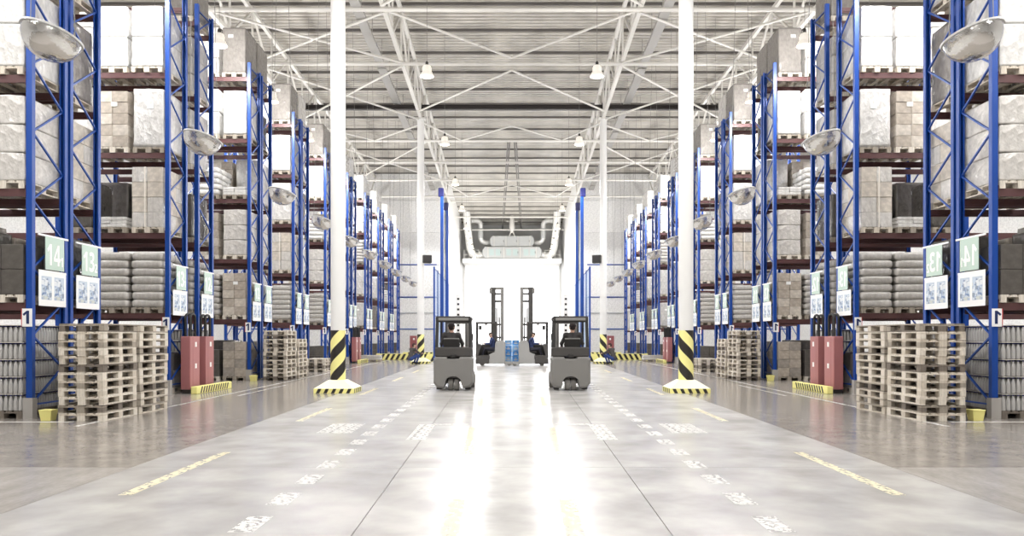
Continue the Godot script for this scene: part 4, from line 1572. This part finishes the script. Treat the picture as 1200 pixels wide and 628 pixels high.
	for k in [-1, 1]:
		b = MB.new()
		b.box(Vector3(k * 0.25, 0.32, -0.17), Vector3(0.1, 0.55, 0.04))
		b.box(Vector3(k * 0.25, 0.065, -0.7), Vector3(0.1, 0.035, 1.1))
		part(m, "fork", b.done(), M.truck_black)
	# wheels
	for x in [-0.085, 0.085]:
		part(o, "rear_wheel", wheel_mesh(0.17, 0.135), M.tyre, Vector3(x, 0.17, -0.24))
	for k in [-1, 1]:
		part(o, "front_wheel", wheel_mesh(0.24, 0.17), M.tyre, Vector3(k * 0.45, 0.24, -1.55))
		part(o, "bumper_foot", box_mesh(Vector3(0.16, 0.09, 0.3), 0.02), M.truck_black, Vector3(k * 0.4, 0.075, -0.25))
	part(o, "side_lever_box", box_mesh(Vector3(0.08, 0.2, 0.14), 0.02), M.truck_black, Vector3(0.5, 1.5, -0.3))

func reach_truck(s: int) -> void:
	var o := thing("reach_truck", "grey reach truck with raised mast beside the blue crates, %s one" % side_word(s), "forklift", "reach trucks")
	place(o, -1.13, 0, 41.2, s)
	var b := MB.new()
	b.prism(PackedVector2Array([Vector2(-0.8, 0.1), Vector2(-0.1, 0.1), Vector2(-0.1, 0.42), Vector2(-0.72, 0.42), Vector2(-0.8, 0.36)]), -0.6, 0.6, Basis.IDENTITY, Vector3.ZERO, 0.03)
	part(o, "chassis", b.done(), M.truck_dark)
	b = MB.new()
	b.prism(PackedVector2Array([Vector2(-0.1, 0.12), Vector2(0.78, 0.12), Vector2(0.78, 1.2), Vector2(0.68, 1.33), Vector2(0.34, 1.36), Vector2(0.24, 1.2), Vector2(0.2, 0.72), Vector2(-0.1, 0.6)]), -0.56, 0.56, Basis.IDENTITY, Vector3.ZERO, 0.04)
	part(o, "battery_housing", b.done(), M.truck_light)
	b = MB.new()
	b.prism(PackedVector2Array([Vector2(-0.8, 0.4), Vector2(-0.68, 0.4), Vector2(-0.5, 1.08), Vector2(-0.56, 1.16), Vector2(-0.78, 1.14)]), -0.55, 0.55, Basis.IDENTITY, Vector3.ZERO, 0.02)
	part(o, "console", b.done(), M.truck_dark)
	part(o, "far_side_panel", box_mesh(Vector3(0.98, 0.72, 0.05), 0.015), M.truck_dark, Vector3(-0.26, 0.76, -0.52))
	part(o, "near_side_sill", box_mesh(Vector3(0.72, 0.2, 0.05), 0.015), M.truck_dark, Vector3(-0.4, 0.46, 0.54))
	part(o, "seat_box", box_mesh(Vector3(0.46, 0.3, 0.52), 0.02), M.truck_black, Vector3(0.06, 0.5, 0))
	var se := hold(o, "seat")
	part(se, "cushion", box_mesh(Vector3(0.5, 0.14, 0.5), 0.04), M.seat, Vector3(0.08, 0.72, 0))
	part(se, "backrest", box_mesh(Vector3(0.12, 0.55, 0.48), 0.04), M.seat, Vector3(0.31, 1.08, 0))
	var g := hold(o, "overhead_guard")
	for z in [-0.5, 0.5]:
		part(g, "front_pillar", bar_mesh(Vector3(-0.74, 1.1, z), Vector3(-0.74, 2.28, z), 0.09, 0.09), M.truck_black)
		part(g, "side_rail", box_mesh(Vector3(1.12, 0.1, 0.08), 0.01), M.truck_dark, Vector3(-0.24, 2.28, z))
		part(g, "rear_pillar", bar_mesh(Vector3(0.3, 1.3, z), Vector3(0.3, 2.28, z), 0.08, 0.08), M.truck_dark)
	for k in 6:
		part(g, "roof_slat", box_mesh(Vector3(0.035, 0.04, 1.0)), M.truck_dark, Vector3(-0.74 + k * 0.2, 2.29, 0))
	part(o, "monitor", box_mesh(Vector3(0.16, 0.22, 0.2), 0.02), M.truck_black, Vector3(-0.56, 2.02, 0.3))
	part(o, "work_light", box_mesh(Vector3(0.14, 0.1, 0.14), 0.03), M.truck_light, Vector3(-0.25, 2.2, 0.3))
	var sw := []
	for k in 11:
		sw.append(Vector3(-0.45 + 0.03 * cos(TAU * k / 10), 1.2 + 0.09 * cos(TAU * k / 10), 0.1 + 0.11 * sin(TAU * k / 10)))
	part(o, "steering_wheel", tube_mesh(sw, 0.014, 6), M.truck_black)
	var m := hold(o, "mast", Vector3(0, 0, -0.45))
	part(m, "dark_rail", box_mesh(Vector3(0.25, 4.0, 0.16), 0.015), M.truck_dark, Vector3(0.12, 2.2, 0))
	part(m, "light_rail", box_mesh(Vector3(0.17, 4.05, 0.16), 0.015), M.truck_grey, Vector3(0.6, 2.2, 0))
	part(m, "lift_cylinder", tube_mesh([Vector3(0.3, 0.6, 0.03), Vector3(0.3, 3.1, 0.03)], 0.04, 8), M.truck_grey)
	part(m, "lift_cylinder", tube_mesh([Vector3(0.46, 0.6, 0.03), Vector3(0.46, 2.6, 0.03)], 0.035, 8), M.truck_grey)
	for y in [4.16, 3.86, 3.46, 2.2, 1.5]:
		part(m, "cross_member", box_mesh(Vector3(0.66 if y < 4 else 0.74, 0.14 if y > 4 else 0.11, 0.09), 0.01), M.truck_dark if y < 4 else M.truck_grey, Vector3(0.33, y, 0.02))
	part(m, "top_bracket", box_mesh(Vector3(0.16, 0.3, 0.16), 0.02), M.truck_grey, Vector3(-0.02, 4.03, 0))
	part(o, "beacon_post", tube_mesh([Vector3(0.4, 2.28, 0.3), Vector3(0.4, 2.6, 0.3)], 0.03, 8), M.truck_grey)
	for z in [-0.42, 0.42]:
		part(o, "support_leg", box_mesh(Vector3(0.42, 0.12, 0.16), 0.02), M.truck_light, Vector3(0.9, 0.15, z))
		part(o, "load_wheel", wheel_mesh(0.09, 0.1), M.tyre, Vector3(0.98, 0.09, z), Basis(Vector3.UP, PI / 2))
		part(o, "drive_wheel", wheel_mesh(0.14, 0.12), M.tyre, Vector3(-0.45, 0.14, z), Basis(Vector3.UP, PI / 2))

# ---------------------------------------------------------------- middle of the aisle
func build_centre() -> void:
	# stack of blue crates on a pallet, on the centre line
	var p := make_pallet("wooden pallet under the blue crates on the centre line", "", [M.wood_pale, M.wood_mid])
	p.position = Vector3(0, 0, -43.2)
	var b := MB.new()
	var w := 0.4
	var h := 0.3
	b.cbox(Vector3(0, h * 0.5, 0), Vector3(w - 0.03, h - 0.02, 0.37), 0.015)
	b.box(Vector3(0, h - 0.03, 0), Vector3(w - 0.004, 0.05, 0.396))
	b.box(Vector3(0, 0.03, 0), Vector3(w - 0.004, 0.04, 0.396))
	for sx in [-1, 1]:
		for sz in [-1, 1]:
			b.box(Vector3(sx * (w / 2 - 0.02), h / 2, sz * 0.18), Vector3(0.036, h - 0.01, 0.036))
	var crate := b.done()
	for y in 4:
		for x in 2:
			for z in 3:
				var o := thing("blue_crate", "%s blue crate, %s column, %s row deep, on the centre pallet" % [["bottom", "second", "third", "top"][y], ["left", "right"][x], ["front", "middle", "rear"][z]], "crate", "blue crates on the centre pallet")
				o.position = Vector3((x - 0.5) * 0.41, PH + 0.303 * y, -43.2 + (1 - z) * 0.4)
				part(o, "crate_shell", crate, M.crate_blue if (x + y + z) % 3 else M.crate_pale)
				part(o, "grip", box_mesh(Vector3(0.13, 0.04, 0.012)), M.film_white, Vector3(0, 0.21, 0.189))
				part(o, "contents", box_mesh(Vector3(0.2, 0.06, 0.004)), M.sack_white, Vector3(0, 0.12, 0.1885))
	for s in [-1, 1]:
		# blue wire-mesh fence with tall posts
		var f := thing("mesh_fence", "blue steel fence of wire mesh panels along the %s of the aisle end" % side_word(s), "fence", "blue mesh fences")
		place(f, 0, 0, 0, s)
		var z := 45.5
		while z < 61.0:
			var a := Vector3(wx(-3.6, z), 0, -z)
			part(f, "post", box_mesh(Vector3(0.1, 5.7, 0.1), 0.01), M.blue, a + Vector3(0, 2.85, 0))
			if z + 2.6 < 61.2:
				var c := Vector3(wx(-3.6, z + 2.6), 0, -z - 2.6)
				var pm := MB.new()
				for y in 30:
					pm.bar(a + Vector3(0, 0.15 + y * 0.185, -0.05), c + Vector3(0, 0.15 + y * 0.185, 0.05), 0.008, 0.008)
				for k in 14:
					var q := a.lerp(c, (k + 0.5) / 14.0)
					pm.bar(q + Vector3(0, 0.1, 0), q + Vector3(0, 5.6, 0), 0.008, 0.008)
				part(f, "mesh_panel", pm.done(), M.mesh_wire)
				for y in [0.12, 2.8, 5.62]:
					part(f, "panel_rail", bar_mesh(a + Vector3(0, y, -0.05), c + Vector3(0, y, 0.05), 0.05, 0.05), M.blue)
			z += 2.6
		for q in [[49.0, "nearer"], [54.3, "farther"]]:
			var o := thing("tall_guard_post", "%s tall blue steel post rising above the %s fence" % [q[1], side_word(s)], "post", "tall blue posts")
			place(o, wx(-3.38, q[0]), 0, q[0], s)
			part(o, "shaft", box_mesh(Vector3(0.2, 11.0, 0.2), 0.02), M.blue, Vector3(0, 5.5, 0))
			part(o, "base_plate", box_mesh(Vector3(0.4, 0.03, 0.4)), M.zinc, Vector3(0, 0.015, 0))
			part(o, "cap_box", box_mesh(Vector3(0.34, 0.55, 0.3), 0.03), M.navy, Vector3(-0.06, 10.75, 0))
		# white slotted post by the corner of the end wall
		var w2 := thing("slotted_post", "white post with dark square slots near the %s wall corner" % side_word(s), "post", "slotted posts")
		place(w2, -4.62, 0, 66.0, s)
		var pb := MB.new()
		pb.box(Vector3(-0.15, 2.6, 0), Vector3(0.1, 5.2, 0.3))
		pb.box(Vector3(0.15, 2.6, 0), Vector3(0.1, 5.2, 0.3))
		for k in 12:
			pb.box(Vector3(0, 0.1 + k * 0.45, 0), Vector3(0.2, 0.27, 0.28))
		part(w2, "post_body", pb.done(), M.column_white)
		part(w2, "slot_backing", box_mesh(Vector3(0.2, 5.1, 0.02)), M.black, Vector3(0, 2.55, -0.1))

# ---------------------------------------------------------------- paint on the floor
func mark(parent: Node3D, s: int, called: String, xh: float, z0: float, z1: float, w: float, m: Material) -> void:
	var q := [Vector2(wx(xh, z0) - w / 2, z0), Vector2(wx(xh, z0) + w / 2, z0), Vector2(wx(xh, z1) + w / 2, z1), Vector2(wx(xh, z1) - w / 2, z1)]
	if s > 0:
		for j in 4:
			q[j].x = -q[j].x
	part(parent, called, slab(q, 0.0003, 0.0016), m)

func build_markings() -> void:
	var fl: Node3D = get_node("floor")
	for s in [-1, 1]:
		for z in [[3.9, 7.02], [9.7, 12.7], [16.5, 19.3]]:
			mark(fl, s, "yellow_dash", -0.345, z[0], z[1], 0.15, M.worn_yellow)
		for z in [[0.9, 3.6], [7.2, 9.9], [13.6, 16.1], [19.9, 22.5], [26.2, 28.8], [32.5, 35.1]]:
			mark(fl, s, "yellow_dash", -3.47, z[0], z[1], 0.13, M.worn_yellow)
		for k in 22:
			var z := 3.9 + k * 0.96
			mark(fl, s, "white_dash", -1.93, z, z + 0.52, 0.2, M.worn_white)
		mark(fl, s, "white_line", -6.98, 12.8, 19.5, 0.09, M.worn_white)
		mark(fl, s, "white_line", -7.0, 19.6, 62.0, 0.09, M.worn_white)
		mark(fl, s, "white_line", -6.55, 19.6, 24.0, 0.07, M.worn_white)
		for q in [[-2.5, 11.9, 13.2, 0.55], [-1.15, 11.1, 13.1, 0.28], [-0.75, 13.0, 13.2, 0.6], [-1.3, 22.0, 23.6, 0.4]]:
			mark(fl, s, "worn_mark", q[0], q[1], q[2], q[3], M.worn_white)
		# white line across the front of the first rack
		var z0 := 13.42
		mark(fl, s, "white_line", -10.2, z0, z0 + 0.1, 5.6, M.paint_white)
